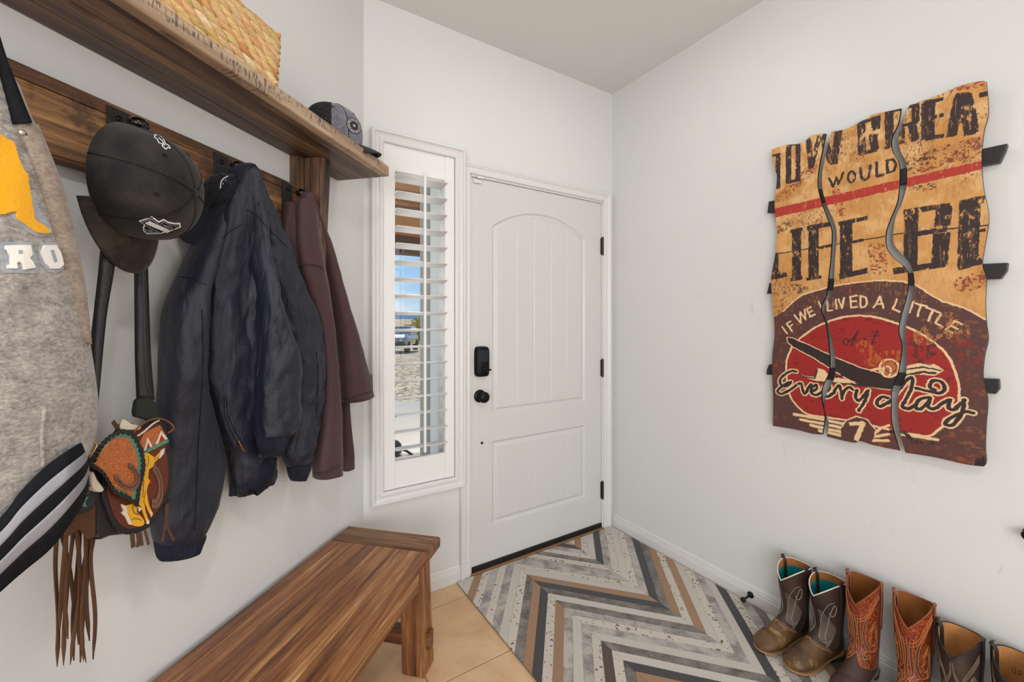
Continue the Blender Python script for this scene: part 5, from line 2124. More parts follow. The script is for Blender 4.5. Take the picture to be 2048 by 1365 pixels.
for q in range(4):
    a, b = cor[q], cor[(q + 1) % 4]
    ax = (b - a).normalized()
    nr = Vector((ax.y, -ax.x, 0))
    n = int((b - a).length / .016)
    for i in range(n + 1):
        sl = math.radians(rb.uniform(24, 40))
        up = Vector((0, 0, 1))
        mb.c = (*[v * rb.uniform(.8, 1.08) for v in lin((204, 160, 102))], 1)
        lobe(mb, a + (b - a) * (i / n) + Vector((0, 0, .004)), ax * math.cos(sl) - up * math.sin(sl), up * math.cos(sl) + ax * math.sin(sl), nr, .028, .016, .016)
mb.build('braided_rim', HYA, bk)
# ------------------------------------------------------------------ tooled leather shoulder bag
BLKL = leather_b = plain('black_grain_leather', (24, 23, 24), .42, .5, bump=.35, bscale=420, var=.3)
OLIV = plain('dark_suede_patch', (44, 48, 44), .85, .2, bump=.3, bscale=600)
TEAL = plain('teal_leather_paint', (66, 134, 116), .5, .4, var=.3)
YEL = plain('golden_yellow_paint', (222, 164, 42), .5, .4, var=.12)
CRMP = plain('cream_leather', (214, 202, 184), .6, .3, var=.1)
REDP = plain('red_leather_paint', (170, 36, 28), .5, .4)
PURP = plain('purple_edge', (74, 46, 84), .5, .4)
HSH = plain('horseshoe_brown', (116, 82, 66), .5, .4, var=.25, bump=.3, bscale=300)
HSHD = plain('horseshoe_groove', (62, 40, 34), .6, .3)
SUED = plain('brown_suede_fringe', (86, 60, 42), .85, .2, var=.3, bump=.2, bscale=500)
t = NT('orange_tooled_leather', .28, .5)
v = t.coord()
vo = t.n('ShaderNodeTexVoronoi')
vo.inputs['Scale'].default_value = 420
t.l(v, vo.inputs['Vector'])
n = t.noise(v, 60, 4, .6)
t.color(t.mix(t.ramp(vo.outputs['Distance'], [(.15, (.8, .8, .8)), (.5, (0, 0, 0))]), t.mix(n, lin((168, 84, 26)), lin((206, 118, 46))), lin((120, 60, 24))))
t.bump(vo.outputs['Distance'], .6, .003)
t.b.inputs['Coat Weight'].default_value = .4
t.b.inputs['Coat Roughness'].default_value = .2
ORG = t.m
BRNL = plain('red_brown_leather', (96, 42, 24), .4, .45, var=.35, bump=.3, bscale=300)

C5 = lambda X, Y: (90 + X / 4.55, 820 + Y / 4.55)
C3 = lambda X, Y: (X / 2.505, 820 + Y / 2.505)
CS = lambda X, Y: (X / 3.25, 480 + Y / 3.25)
bag = empty('western_shoulder_bag', Vector(lw(270, 1000, .07)), 'tooled orange and brown leather western bag with horseshoes, long suede fringe and black straps', 'bag')


BO = .055


def plate(name, pts, c0, c1, mat, parent=bag, smooth=0, zig=0, bev=.0015, T=C5):
    P = [T(*p) for p in pts]
    if smooth:
        P = catmull(P, smooth, True)
    if zig:
        # scalloped edge
        Q_ = []
        cx = sum(p[0] for p in P) / len(P)
        cy = sum(p[1] for p in P) / len(P)
        d = 0
        for i, p in enumerate(P):
            q = P[(i + 1) % len(P)]
            L = math.hypot(q[0] - p[0], q[1] - p[1])
            nn = max(1, int(L / 1.6))
            for k in range(nn):
                x, y = lerp(p[0], q[0], k / nn), lerp(p[1], q[1], k / nn)
                d += L / nn
                s_ = 1 - zig * (abs(math.sin(d / 3.2)) - .5) / max(math.hypot(x - cx, y - cy), 1)
                Q_.append((cx + (x - cx) * s_, cy + (y - cy) * s_))
        P = Q_
    c0, c1 = c0 + BO, c1 + BO
    pw = [Vector(lw(x, y, c1)) for x, y in P]
    mb = MB()
    n = len(pw)
    mb.add(pw + [p - Vector((c1 - c0, 0, 0)) for p in pw], [tuple(range(n)), tuple(range(n, 2 * n))[::-1]] + [(i, (i + 1) % n, n + (i + 1) % n, n + i) for i in range(n)])
    return mb.build(name, mat, parent, bevel=bev, seg=1)


# body, gusset and round panel
plate('bag_body', [(392, 600), (430, 760), (468, 900), (474, 1178), (600, 1150), (720, 1136), (860, 1118), (1000, 1020), (1090, 860), (1140, 600), (1125, 300), (1060, 110), (880, 150), (740, 110), (640, 250), (500, 400), (400, 500)], .062, .078, BLKL, smooth=3, bev=.006)
round_ = [(700, 130), (730, 96), (800, 128), (880, 140), (960, 100), (1045, 92), (1108, 180), (1148, 400), (1164, 600), (1132, 780), (1052, 950), (935, 1080), (800, 1130), (700, 1122), (622, 1042), (562, 900), (520, 740), (560, 500), (640, 300)]
rp = plate('purple_edging', [(x - 6, y + 4) for x, y in round_], .078, .081, PURP, smooth=4, bev=.001)
plate('scalloped_border', round_, .081, .085, BLKL, smooth=4, zig=2.2, bev=.0008)
inner = [(730, 190), (860, 180), (1040, 130), (1082, 220), (1112, 420), (1126, 600), (1098, 760), (1022, 920), (916, 1036), (800, 1082), (716, 1070), (652, 1000), (602, 880), (572, 740), (600, 500), (660, 330)]
plate('brown_panel', inner, .085, .0865, BRNL, smooth=4, bev=.0006)
plate('orange_panel', [(905, 210), (960, 180), (1050, 140), (1090, 210), (1118, 262), (1010, 310), (905, 372), (860, 300)], .0865, .0878, ORG, bev=.0004)
for pts in ([(898, 378), (936, 252), (988, 344), (966, 356), (938, 300), (922, 368)], [(1004, 322), (1058, 190), (1122, 268), (1098, 278), (1060, 226), (1030, 318)]):
    plate('white_chevron', pts, .0878, .0890, CRMP, bev=.0003)
for pts in ([(920, 368), (940, 300), (966, 354)], [(1032, 316), (1060, 236), (1090, 282)]):
    plate('red_triangle', pts, .0878, .0886, REDP, bev=.0003)
plate('teal_band', [(900, 376), (1010, 318), (1118, 264), (1134, 292), (1020, 350), (910, 402)], .0878, .0895, TEAL, bev=.0004)
for k, (x, y) in enumerate(((945, 376), (990, 352), (1032, 326), (1076, 304))):
    mb = MB()
    mb.smooth = True
    c = Vector(lw(*C5(x, y), .0895 + BO))
    mb.loft([[c + Vector((h, r * math.cos(t), r * math.sin(t))) for t in [2 * math.pi * q / 10 for q in range(10)]] for h, r in ((0, .0024), (.0012, .0018), (.0016, .0006))])
    mb.build('brass_dot', BRASS, bag)


def shoe(cx, cy, rx, ry, rot, c, w, T=C5, a0=-2.5, a1=2.5):
    """horseshoe: thick arc with closed toes"""
    out_, inn_ = [], []
    for k in range(25):
        a = lerp(a0, a1, k / 24)
        for r, L in ((1 + w, out_), (1 - w, inn_)):
            x, y = rx * r * math.sin(a), ry * r * math.cos(a)
            L.append((cx + x * math.cos(rot) - y * math.sin(rot), cy + x * math.sin(rot) + y * math.cos(rot)))
    hs_ = plate('horseshoe', out_ + inn_[::-1], c, c + .003, HSH, bev=.0006)
    for r in (1.0,):
        mb = MB()
        mb.smooth = True
        P = []
        for k in range(25):
            a = lerp(a0 * .9, a1 * .9, k / 24)
            x, y = rx * r * math.sin(a), ry * r * math.cos(a)
            P.append(Vector(lw(*T(cx + x * math.cos(rot) - y * math.sin(rot), cy + x * math.sin(rot) + y * math.cos(rot)), c + .0032 + BO)))
        mb.tube(P, .0006, 5)
        mb.build('horseshoe_groove', HSHD, hs_)


shoe(985, 690, 72, 170, math.radians(-6), .0865, .27, a0=-.35, a1=2.9)
# golden rearing horse and horse head
plate('golden_horse', [(900, 398), (940, 392), (975, 418), (1005, 436), (1040, 398), (1066, 376), (1092, 352), (1070, 412), (1030, 452), (1000, 480), (985, 520), (950, 545), (940, 620), (958, 650), (940, 690), (928, 740), (936, 800), (950, 870), (984, 945), (974, 975), (946, 930), (912, 850), (905, 840), (918, 930), (948, 1015), (934, 1040), (904, 960), (874, 880), (856, 862), (864, 780), (880, 700), (892, 620), (905, 560), (920, 500), (904, 450)], .0868, .0900, YEL, bev=.0006)
for _q in ([(938, 420), (946, 470), (930, 520)], [(900, 640), (895, 720), (890, 800)], [(990, 450), (1020, 440), (1050, 408)], [(915, 740), (905, 800), (898, 850)], [(800, 880), (806, 930), (850, 960)], [(790, 1000), (830, 990), (880, 1010)]):
    mb = MB()
    mb.smooth = True
    mb.tube([Vector(lw(*C5(*p), .0902 + BO)) for p in catmull(_q, 4)], .0005, 5)
    mb.build('carved_line', HSHD, bag)
plate('horse_head', [(745, 870), (835, 862), (838, 930), (876, 970), (905, 1010), (900, 1050), (862, 1064), (798, 1052), (782, 1000), (756, 950)], .0868, .0895, YEL, smooth=2, bev=.0006)
for q, pts in enumerate(([(1062, 372), (1092, 350), (1084, 400), (1046, 446), (1036, 430)], [(958, 920), (984, 942), (972, 978)], [(930, 988), (952, 1012), (950, 1042), (930, 1040)], [(700, 860), (748, 880), (752, 940), (800, 1050), (770, 1046), (740, 980), (700, 940), (722, 920), (706, 890)], [(850, 880), (884, 900), (862, 930)])):
    plate('white_marking', pts, .0868, .0906, CRMP, bev=.0003)
plate('red_star', [(935, 650), (952, 648), (960, 632), (968, 650), (985, 652), (970, 664), (976, 684), (958, 672), (942, 682), (946, 664)], .0866, .0892, REDP, bev=.0002)
# orange front flap, standing proud of the bag
flap = [(424, 478), (470, 370), (560, 262), (640, 205), (700, 182), (780, 190), (842, 246), (888, 345), (920, 478), (908, 600), (878, 720), (852, 884), (800, 852), (720, 812), (650, 782), (590, 700), (520, 590), (400, 500)]
cx_, cy_ = 690, 500
shr = lambda k: [(cx_ + (x - cx_) * k, cy_ + (y - cy_) * k) for x, y in flap]
plate('flap_border', flap, .094, .0985, BLKL, smooth=3, zig=2.0, bev=.0010)
plate('teal_scallops', [(p[0] - 8, p[1] - 8) for p in shr(.85)], .0985, .0995, TEAL, smooth=3, zig=4.2, bev=.0004)
plate('front_flap', [(p[0] - 16, p[1] - 8) for p in shr(.775)], .0995, .1025, ORG, smooth=3, bev=.0014)
shoe(748, 600, 88, 118, math.radians(-38), .1025, .22, a0=-2.15, a1=2.15)
# white lacing, cream gusset edge and cord
plate('cream_lining', [(700, 110), (726, 86), (800, 132), (880, 148), (860, 182), (800, 186), (690, 180)], .086, .0905, CRMP, smooth=2)
plate('cream_lining', [(440, 560), (480, 640), (540, 720), (520, 750), (450, 740), (420, 660)], .080, .092, CRMP, smooth=2)


def cord(name, pts, r, c, mat, T=C5):
    mb = MB()
    mb.smooth = True
    mb.tube([Vector(lw(*T(p[0], p[1]), c + BO)) for k, p in enumerate(catmull(pts, 6))], r, 7)
    return mb.build(name, mat, bag)


CORD = plain('brown_cord', (128, 74, 44), .6, .3)
cord('leather_cord', [(806, 210), (860, 150), (930, 105), (1020, 80), (1100, 96), (1160, 140), (1168, 175), (1120, 212)], .0016, .096, CORD)
cord('white_lace', [(840, 240), (900, 200), (980, 130), (1040, 96)], .0018, .093, CRMP)
cord('brass_buckle', [(405, 318), (440, 290), (468, 320), (456, 352), (440, 380), (412, 402), (400, 390)], .0018, .10, BRASS)
plate('side_disc', [(300, 790), (380, 770), (450, 790), (462, 850), (430, 910), (330, 950), (270, 930)], .10, .106, BLKL, smooth=3)
plate('teal_arrow', [(318, 852), (345, 795), (400, 792), (368, 838), (382, 890), (340, 878)], .106, .1068, TEAL, bev=.0002)
plate('brown_tab', [(612, 120), (636, 92), (688, 170), (660, 192)], .084, .087, SUED, bev=.0004)
# suede fringe
rf = random.Random(21)
ends = [(286, 1290), (318, 1285), (352, 1278), (340, 1150), (370, 1258), (402, 1268), (392, 1180), (418, 1262), (432, 1270), (448, 1160), (466, 1252), (300, 1100), (380, 1060)]
for k, (ex, ey) in enumerate(ends):
    sx = lerp(285, 478, ((k * 5) % 13) / 12) if k % 3 else lerp(285, 478, k / 12)
    mid1 = (lerp(sx, ex, .35) + rf.uniform(-12, 12), lerp(520, ey, .35))
    mid2 = (lerp(sx, ex, .7) + rf.uniform(-14, 14), lerp(520, ey, .7))
    pts = [C3(sx, 480), C3(sx + rf.uniform(-3, 3), 600), C3(*mid1), C3(*mid2), C3(ex, ey)]
    cc = .112 + (k % 4) * .0045
    P = [Vector(lw(*p, cc)) for p in catmull(pts, 7)]
    n = len(P)
    mb = MB()
    mb.smooth = True
    sides = [Vector((.35 * math.sin(i * .25 + k), 1, 0)) for i in range(n)]
    mb.ribbon(P, [.0058 * (1 if i < n - 3 else (n - 1 - i) / 3 + .08) for i in range(n)], .0016, sides)
    mb.build('fringe_strand', SUED, bag)
plate('fringe_yoke', [(275, 470), (482, 470), (480, 640), (440, 650), (400, 600), (340, 640), (282, 570)], .076, .080, SUED, T=C3)
for pts, w_ in (([(662, 618), (664, 650), (668, 690)], .007), ([(690, 616), (694, 650), (690, 688)], .006), ([(704, 616), (706, 650), (712, 680)], .005), ([(835, 470), (832, 560), (822, 620), (816, 664)], .0045), ([(842, 470), (836, 570), (858, 630), (872, 658)], .0045), ([(725, 600), (735, 640), (744, 676)], .004)):
    P = [Vector(lw(*C3(*p), .088 + BO)) for p in catmull(pts, 5)]
    mb = MB()
    mb.smooth = True
    mb.ribbon(P, w_, .0016, Vector((0, 1, 0)))
    mb.build('tassel_strand', SUED, bag)
# straps
mb = MB()
ribbon_px(mb, [(205, 470), (199, 540), (190, 620), (183, 690), (182, 770), (180, 860)], [(238, 470), (229, 540), (215, 620), (208, 680), (200, 760), (190, 860)], lambda t: lerp(.105, .135, t), .006, bulge=.004)
ribbon_px(mb, [(222, 300), (214, 380), (205, 470)], [(252, 300), (246, 380), (238, 470)], lambda t: lerp(.045, .105, t), .006, bulge=.003)
mb.build('shoulder_strap', BLKL, bag)
mb = MB()
ribbon_px(mb, [(264, 300), (268, 400), (270, 530), (271, 630), (272, 720), (275, 800)], [(290, 300), (294, 400), (296, 530), (299, 620), (303, 720), (310, 800)], lambda t: lerp(.045, .135, min(t * 1.2, 1)), .006, bulge=.003)
mb.build('shoulder_strap', BLKL, bag)
mb = MB()
for off in (.35, .62):
    P = [Vector(lw(lerp(a[0], b[0], off), a[1], lerp(.045, .135, min(t * 1.2, 1)) + .0078)) for t, (a, b) in zip(np.linspace(0, 1, 20), zip(catmull([(264, 300), (268, 400), (270, 530), (271, 630), (272, 720), (275, 800)], 4)[:20], catmull([(290, 300), (294, 400), (296, 530), (299, 620), (303, 720), (310, 800)], 4)[:20]))]
    mb.smooth = True
    mb.tube(P, .0006, 5)
mb.build('strap_stitching', plain('grey_black_thread', (74, 72, 70), .7), bag)
plate('strap_patch', [(892, 1045), (915, 1030), (975, 1028), (1010, 1050), (1030, 1100), (1042, 1150), (1020, 1200), (960, 1170), (885, 1150), (880, 1115)], .078, .090, OLIV, T=CS, bev=.002)
# ------------------------------------------------------------------ cowboy boots
SEC = [  # front/top point, back/bottom point (y, z), half width; z of the first rows is scaled with the shaft height
    ((.080, 1.0), (-.066, 1.0), .047), ((.076, .86), (-.064, .86), .0465), ((.068, .68), (-.060, .68), .045), ((.061, .50), (-.054, .50), .042),
    ((.058, .145), (-.052, .132), .040), ((.064, .126), (-.055, .098), .0375), ((.078, .112), (-.060, .068), .0365), ((.093, .102), (-.060, .044), .0355),
    ((.108, .093), (-.046, .030), .0355), ((.122, .084), (-.014, .026), .036), ((.136, .075), (.030, .022), .0375), ((.150, .066), (.070, .016), .0405),
    ((.164, .057), (.102, .012), .043), ((.178, .049), (.132, .0115), .0425), ((.190, .041), (.158, .012), .038), ((.199, .032), (.182, .013), .028), ((.203, .022), (.198, .015), .012)]


class Boot:
    def __init__(s, h, loc, yaw, V=.052):
        s.h, s.V = h, V
        s.loc = Vector(loc)
        c, n = math.cos(yaw), math.sin(yaw)
        # forward = off the wall
        f0, r0 = Vector((-Q, -Q, 0)), Vector((-Q, Q, 0))
        s.f = f0 * c + r0 * n
        s.r = Vector((0, 0, 1)).cross(s.f) * -1
        rows = []
        for i, (A, B, w) in enumerate(SEC):
            if i < 4:
                z = .145 + (A[1] - .40) / .60 * (h - .145)
                A, B = (A[0], z), (B[0], z)
            rows.append((A[0], A[1], B[0], B[1], w))
        s.rows = catmull(rows, 6)
        s.n = len(s.rows) - 1

    def W(s, p):
        return s.loc + s.r * p[0] + s.f * p[1] + Vector((0, 0, p[2]))

    def pt(s, u, th, k=0.0):
        """u 0 top .. 1 toe; th 0 front, pi back"""
        x = min(max(u, 0), 1) * s.n
        i = min(int(x), s.n - 1)
        t = x - i
        a = [lerp(p, q, t) for p, q in zip(s.rows[i], s.rows[i + 1])]
        my, mz = (a[0] + a[2]) / 2, (a[1] + a[3]) / 2
        dy, dz = (a[0] - a[2]) / 2, (a[1] - a[3]) / 2
        L = math.hypot(dy, dz)
        ky = 1 + k / max(L, .004)
        kw = 1 + k / max(a[4], .004)
        cs, sn = math.cos(th), math.sin(th)
        foot = min(max((u - .45) / .15, 0), 1)
        ss = math.copysign(abs(sn) ** lerp(1, .72, foot * (1 if cs < 0 else .25)), sn)
        y, z = my + dy * cs * ky, mz + dz * cs * ky
        # pointed dips front and back, high sides with the pull straps
        e = max(0, 1 - u / .17)
        z -= s.V * e * ((1 - abs(sn)) ** .85 if cs > 0 else .30 * (1 - sn * sn))
        return Vector((a[4] * kw * ss, y, max(z, .010 if foot > .5 else z)))

    def P(s, u, th, k=0.0):
        return s.W(s.pt(u, th, k))


def make_boot(name, label, cat, loc, yaw, h, mats, style, group=None, V=.052, size_text=False):
    b = Boot(h, loc, yaw, V)
    root = empty(name, b.loc, label, cat, group)
    N = 64
    ths = [2 * math.pi * j / N for j in range(N)]

    def vamp_u(th):     # where foot leather begins on each side
        a = abs(((th + math.pi) % (2 * math.pi)) - math.pi)      # 0 front .. pi back
        return float(np.interp(a, [0, .22, .55, 1.0, 1.6, 2.2, 2.8, math.pi], style['vamp']))
    # shaft
    mb = MB()
    mb.smooth = True
    K_ = 26
    mb.grid([[b.P(lerp(0, vamp_u(th) + .03, i / K_), th) for i in range(K_ + 1)] for th in ths], closed_u=True)
    shaft_o = mb.build('shaft', mats['shaft'], root)
    mb = MB()
    mb.smooth = True
    mb.grid([[b.P(lerp(vamp_u(th), 1, (i / 34)), th, .0015 if i else .0002) for i in range(35)] for th in ths], closed_u=True)
    vamp_o = mb.build('vamp', mats['vamp'], root)
    # lining
    mb = MB()
    mb.smooth = True
    mb.grid([[b.P(lerp(.0, .052, i / 6), th, -.003) for i in range(7)] for th in ths], closed_u=True, flip=True)
    lin_ = mb.build('lining', mats['lining_top'], root)
    mb = MB()
    mb.smooth = True
    rings = [[b.P(lerp(.052, .46, i / 10), th, -.003) for th in ths] for i in range(11)]
    mb.loft(rings, False, True)
    mb.build('inner_lining', mats['lining'], root)
    # topline piping
    mb = MB()
    mb.smooth = True
    pts = [b.P(0, th, -.001) for th in ths]
    mb.tube(pts + [pts[0]], .0021, 8, False)
    mb.build('topline_piping', mats['piping'], root)
    # side seams
    mb = MB()
    mb.smooth = True
    for th in (math.pi / 2, -math.pi / 2):
        mb.tube([b.P(lerp(.0, vamp_u(th), k / 24), th, .0012) for k in range(25)], .0022, 6)
        for dt in (.10, -.10):
            mb.tube([b.P(lerp(.0, vamp_u(th), k / 24), th + dt, .0004) for k in range(25)], .0009, 5)
    mb.build('side_seam', mats['seam'], shaft_o)
    # pull straps: loops over the high sides
    for th in (math.pi / 2, -math.pi / 2):
        mb = MB()
        mb.smooth = True
        path = [b.pt(.16, th, .0035), b.pt(.08, th, .004), b.pt(.012, th, .004)]
        top = b.pt(0, th, 0)
        path += [top + Vector((math.copysign(.004, top.x), 0, .010)), top + Vector((0, 0, .015)), top + Vector((math.copysign(-.006, top.x), 0, .010))]
        path += [b.pt(.012, th, -.007), b.pt(.08, th, -.007), b.pt(.15, th, -.007)]
        pp = [b.W(p) for p in catmull(path, 4)]
        mb.ribbon(pp, style['strap'], .0024, b.f)
        mb.build('pull_strap', mats['strap'], root)
    # sole with welt
    mb = MB()
    out_ = []
    M_ = 48
    for k in range(M_):
        t = 2 * math.pi * k / M_
        cy, sy = math.cos(t), math.sin(t)
        y = .072 + .136 * cy
        wv = float(np.interp(y, [-.066, -.045, -.02, .02, .06, .10, .135, .165, .19, .208], [.0, .030, .033, .030, .034, .043, .0465, .043, .031, .0]))
        out_.append((math.copysign(wv, sy) if abs(sy) > 1e-6 else 0, y))
    lift = lambda y: float(np.interp(y, [-.07, -.01, .03, .08, .14, .21], [.026, .025, .018, .006, .0035, .009]))
    o2 = []
    ys = np.concatenate([-.066 + (.274) * (1 - np.cos(np.linspace(0, math.pi, 30))) / 2])
    wf = lambda y: float(np.interp(y, [-.066, -.062, -.05, -.02, .02, .06, .10, .135, .165, .185, .198, .205, .208], [0, .014, .027, .033, .031, .034, .043, .0465, .0445, .037, .026, .014, 0]))
    o2 = [(wf(y), y) for y in ys] + [(-wf(y), y) for y in ys[::-1][1:-1]]
    mb.loft([[b.W(Vector((x * k, .071 + (y - .071) * k, lift(y) + dz))) for x, y in o2] for k, dz in ((.95, 0), (.98, .0015), (.98, .0055), (.95, .007))])
    mb.build('sole', mats['sole'], root)
    # stacked heel
    mb = MB()
    hs = []
    for k, z in ((.88, 0), (.90, .008), (.96, .020), (1.0, .029)):
        ring = []
        for q in range(24):
            t = 2 * math.pi * q / 24
            x = .031 * k * math.copysign(abs(math.cos(t)) ** .8, math.cos(t))
            y = -.034 + (.030 * k) * math.sin(t) if math.sin(t) < 0 else -.034 + .026 * k * abs(math.sin(t)) ** .3
            ring.append(b.W(Vector((x, y, z))))
        hs.append(ring)
    mb.loft(hs)
    mb.build('heel', mats['heel'], root, bevel=.0015)

    def line(mb, pts, r, k=.0006):
        pp = catmull(pts, 7) if len(pts) > 2 else pts
        mb.smooth = True
        mb.tube([b.P(u, th, k) for u, th in pp], r, 5)

    def band(mb, pts, w, k=.0007):
        pp = catmull(pts, 7)
        P = [b.P(u, th, k) for u, th in pp]
        Nn = []
        for (u, th), p in zip(pp, P):
            e1_ = b.P(u, th + .02, k) - b.P(u, th - .02, k)
            e2_ = b.P(u + .004, th, k) - b.P(u - .004, th, k)
            Nn.append(e1_.cross(e2_).normalized())
        L, R = [], []
        for i, p in enumerate(P):
            d = (P[min(i + 1, len(P) - 1)] - P[max(i - 1, 0)]).normalized()
            sd = d.cross(Nn[i])
            ww = w * min(1, .35 + 2.2 * min(i, len(P) - 1 - i) / len(P))
            out = Nn[i] if Nn[i].dot(P[i] - b.W(Vector((0, 0, 0)))) > 0 else Nn[i]
            L.append(p + sd * ww / 2)
            R.append(p - sd * ww / 2)
        mb.smooth = True
        mb.grid([L, P, R])

    style['deco'](b, shaft_o, line, band, vamp_u, mats)
    # wrinkle stitching across the toe
    mb = MB()
    for q in range(4):
        u = .66 + q * .016
        line(mb, [(u + .02, -.9), (u - .004, -.45), (u - .016, 0), (u - .004, .45), (u + .02, .9)], .0007, .002)
    mb.build('toe_stitching', mats['stitch2'], vamp_o)
    if size_text:
        cu = D.curves.new('size_mark', 'FONT')
        cu.body = '12 D'
        cu.size = .015
        cu.extrude = .0002
        o = D.objects.new('size_mark', cu)
        me = bpy.data.meshes.new_from_object(o)
        D.objects.remove(o)
        mb = MB()
        mb2 = []
        for v in me.vertices:
            th = math.pi - .40 + (v.co.x - .012) / .062
            mb2.append(b.P(.105 - v.co.y / .62, th, -.0042))
        mb.add(mb2, [tuple(p.vertices) for p in me.polygons])
        mb.build('size_mark', plain('ink', (52, 40, 34), .7), lin_)
        D.meshes.remove(me)
    return root


def leather(name, a, b, rough=.5, scale=9, bump=.25, bs=260, worn=None, spec=.45):
    t = NT(name, rough, spec)
    v = t.coord()
    n = t.noise(v, scale, 6, .65, .6)
    c = t.mix(t.ramp(n, [(.35, (0, 0, 0)), (.66, (1, 1, 1))]), lin(a), lin(b))
    if worn:
        n2 = t.noise(v, scale * 2.3, 5, .7, .4)
        c = t.mix(t.ramp(n2, [(.52, (0, 0, 0)), (.70, (.85, .85, .85))]), c, lin(worn))
    t.color(c)
    t.bump(t.noise(v, bs, 4, .7), bump, .002)
    return t.m


def wrinkled(name, a, b, rough=.45):
    t = NT(name, rough, .5)
    v = t.coord((60, 60, 420), rot=(.5, .3, 0))
    n = t.noise(v, 1.2, 5, .7, 2.0)
    t.color(t.mix(t.ramp(n, [(.38, (0, 0, 0)), (.6, (1, 1, 1))]), lin(a), lin(b)))
    t.bump(n, .7, .003)
    return t.m


def scaly(name, a, b, rough=.45):
    t = NT(name, rough, .5)
    v = t.coord()
    vo = t.n('ShaderNodeTexVoronoi')
    vo.inputs['Scale'].default_value = 130
    t.l(v, vo.inputs['Vector'])
    n = t.noise(v, 22, 5, .6)
    c = t.mix(t.ramp(vo.outputs['Distance'], [(.25, (1, 1, 1)), (.62, (0, 0, 0))]), lin(a), lin(b))
    c = t.mix(t.math('MULTIPLY', t.ramp(n, [(.4, (0, 0, 0)), (.7, (1, 1, 1))]), .6), c, lin(a))
    t.color(c)
    t.bump(vo.outputs['Distance'], -.5, .003)
    return t.m


M_AB = dict(shaft=leather('dark_brown_oiled_leather', (38, 27, 22), (68, 48, 36), .55), vamp=leather('scuffed_brown_leather', (74, 52, 32), (116, 84, 50), .5, 7, worn=(160, 126, 70)),
            lining=plain('teal_lining', (18, 128, 136), .8, .2), lining_top=leather('tan_lining', (150, 96, 48), (176, 116, 60), .6), piping=plain('white_piping', (214, 206, 194), .5), seam=plain('dark_seam', (36, 26, 22), .6),
            strap=leather('dark_strap', (38, 26, 22), (62, 42, 34), .5), sole=leather('tan_welt', (128, 96, 62), (168, 132, 90), .6), heel=leather('brown_heel', (58, 40, 30), (90, 64, 44), .6), stitch=plain('grey_stitch', (142, 130, 118), .7), stitch2=plain('brown_stitch', (60, 42, 30), .7))
M_CD = dict(shaft=scaly('rust_tooled_leather', (112, 46, 22), (176, 84, 44)), vamp=wrinkled('wrinkled_dark_brown_hide', (50, 34, 32), (92, 66, 60)), lining=leather('ochre_lining', (128, 76, 30), (156, 98, 44), .65),
            lining_top=leather('ochre_lining_top', (128, 76, 30), (156, 98, 44), .65), piping=leather('rust_binding', (120, 60, 34), (150, 82, 50)), seam=leather('purple_brown_overlay', (64, 42, 42), (98, 66, 58)), strap=leather('rust_strap', (112, 62, 40), (146, 88, 60)),
            sole=leather('pale_welt', (150, 120, 84), (190, 158, 116), .6), heel=leather('dark_heel', (36, 28, 26), (62, 48, 42), .5), stitch=plain('orange_stitch', (196, 122, 66), .6), stitch2=plain('brown_stitch', (60, 42, 30)))
M_EF = dict(shaft=leather('espresso_leather', (36, 30, 32), (74, 58, 50), .42), vamp=wrinkled('espresso_hide', (34, 28, 28), (70, 56, 50)), lining=leather('camel_lining', (168, 114, 62), (196, 140, 84), .7), lining_top=leather('camel_lining_top', (172, 118, 66), (200, 144, 88), .7),
            piping=plain('black_binding', (24, 20, 20), .5), seam=plain('black_seam', (22, 20, 22), .5), strap=leather('black_strap', (20, 18, 20), (44, 38, 36), .45), sole=leather('dark_welt', (60, 44, 34), (100, 76, 56), .6), heel=plain('black_heel', (24, 22, 22), .5), stitch=plain('taupe_stitch', (128, 108, 88), .6), stitch2=plain('brown_stitch', (60, 42, 30)))


def deco_ab(b, root, line, band, vu, mats):
    mb = MB()
    for sg in (1, -1):
        for q in range(15):
            u0 = .13 + q * .0165
            line(mb, [(u0, sg * (.16 + .012 * q)), (u0 + .014, sg * (.42 + .01 * q)), (u0 + .045, sg * .78), (u0 + .085, sg * 1.08), (u0 + .12, sg * (1.30 - .01 * q))], .00085)
        line(mb, [(.09, sg * 1.2), (.10, sg * .8), (.16, sg * .42), (.24, sg * .26), (.32, sg * .30), (.40, sg * .6), (.42, sg * .95), (.36, sg * 1.15)], .0010)
        line(mb, [(.40, sg * .95), (.34, sg * .72), (.25, sg * .70), (.17, sg * .85), (.12, sg * 1.05), (.105, sg * 1.2), (.12, sg * 1.28), (.15, sg * 1.2), (.16, sg * 1.0), (.14, sg * .85)], .0015)
        line(mb, [(vu(sg * .3) - .012, sg * .25), (vu(sg * .8) - .016, sg * .8), (vu(sg * 1.4) - .012, sg * 1.4)], .0009)
    mb.build('shaft_stitching', mats['stitch'], root)
    mb = MB()
    for sg in (1, -1):
        for k in (0, .012):
            line(mb, [(vu(0) + k, sg * .02), (vu(.3) + .006 + k, sg * .3), (vu(.8) + .006 + k, sg * .8), (vu(1.5) + .006 + k, sg * 1.5)], .0008, .002)
    mb.build('vamp_stitching', plain('tan_stitch', (168, 128, 84), .7), root)


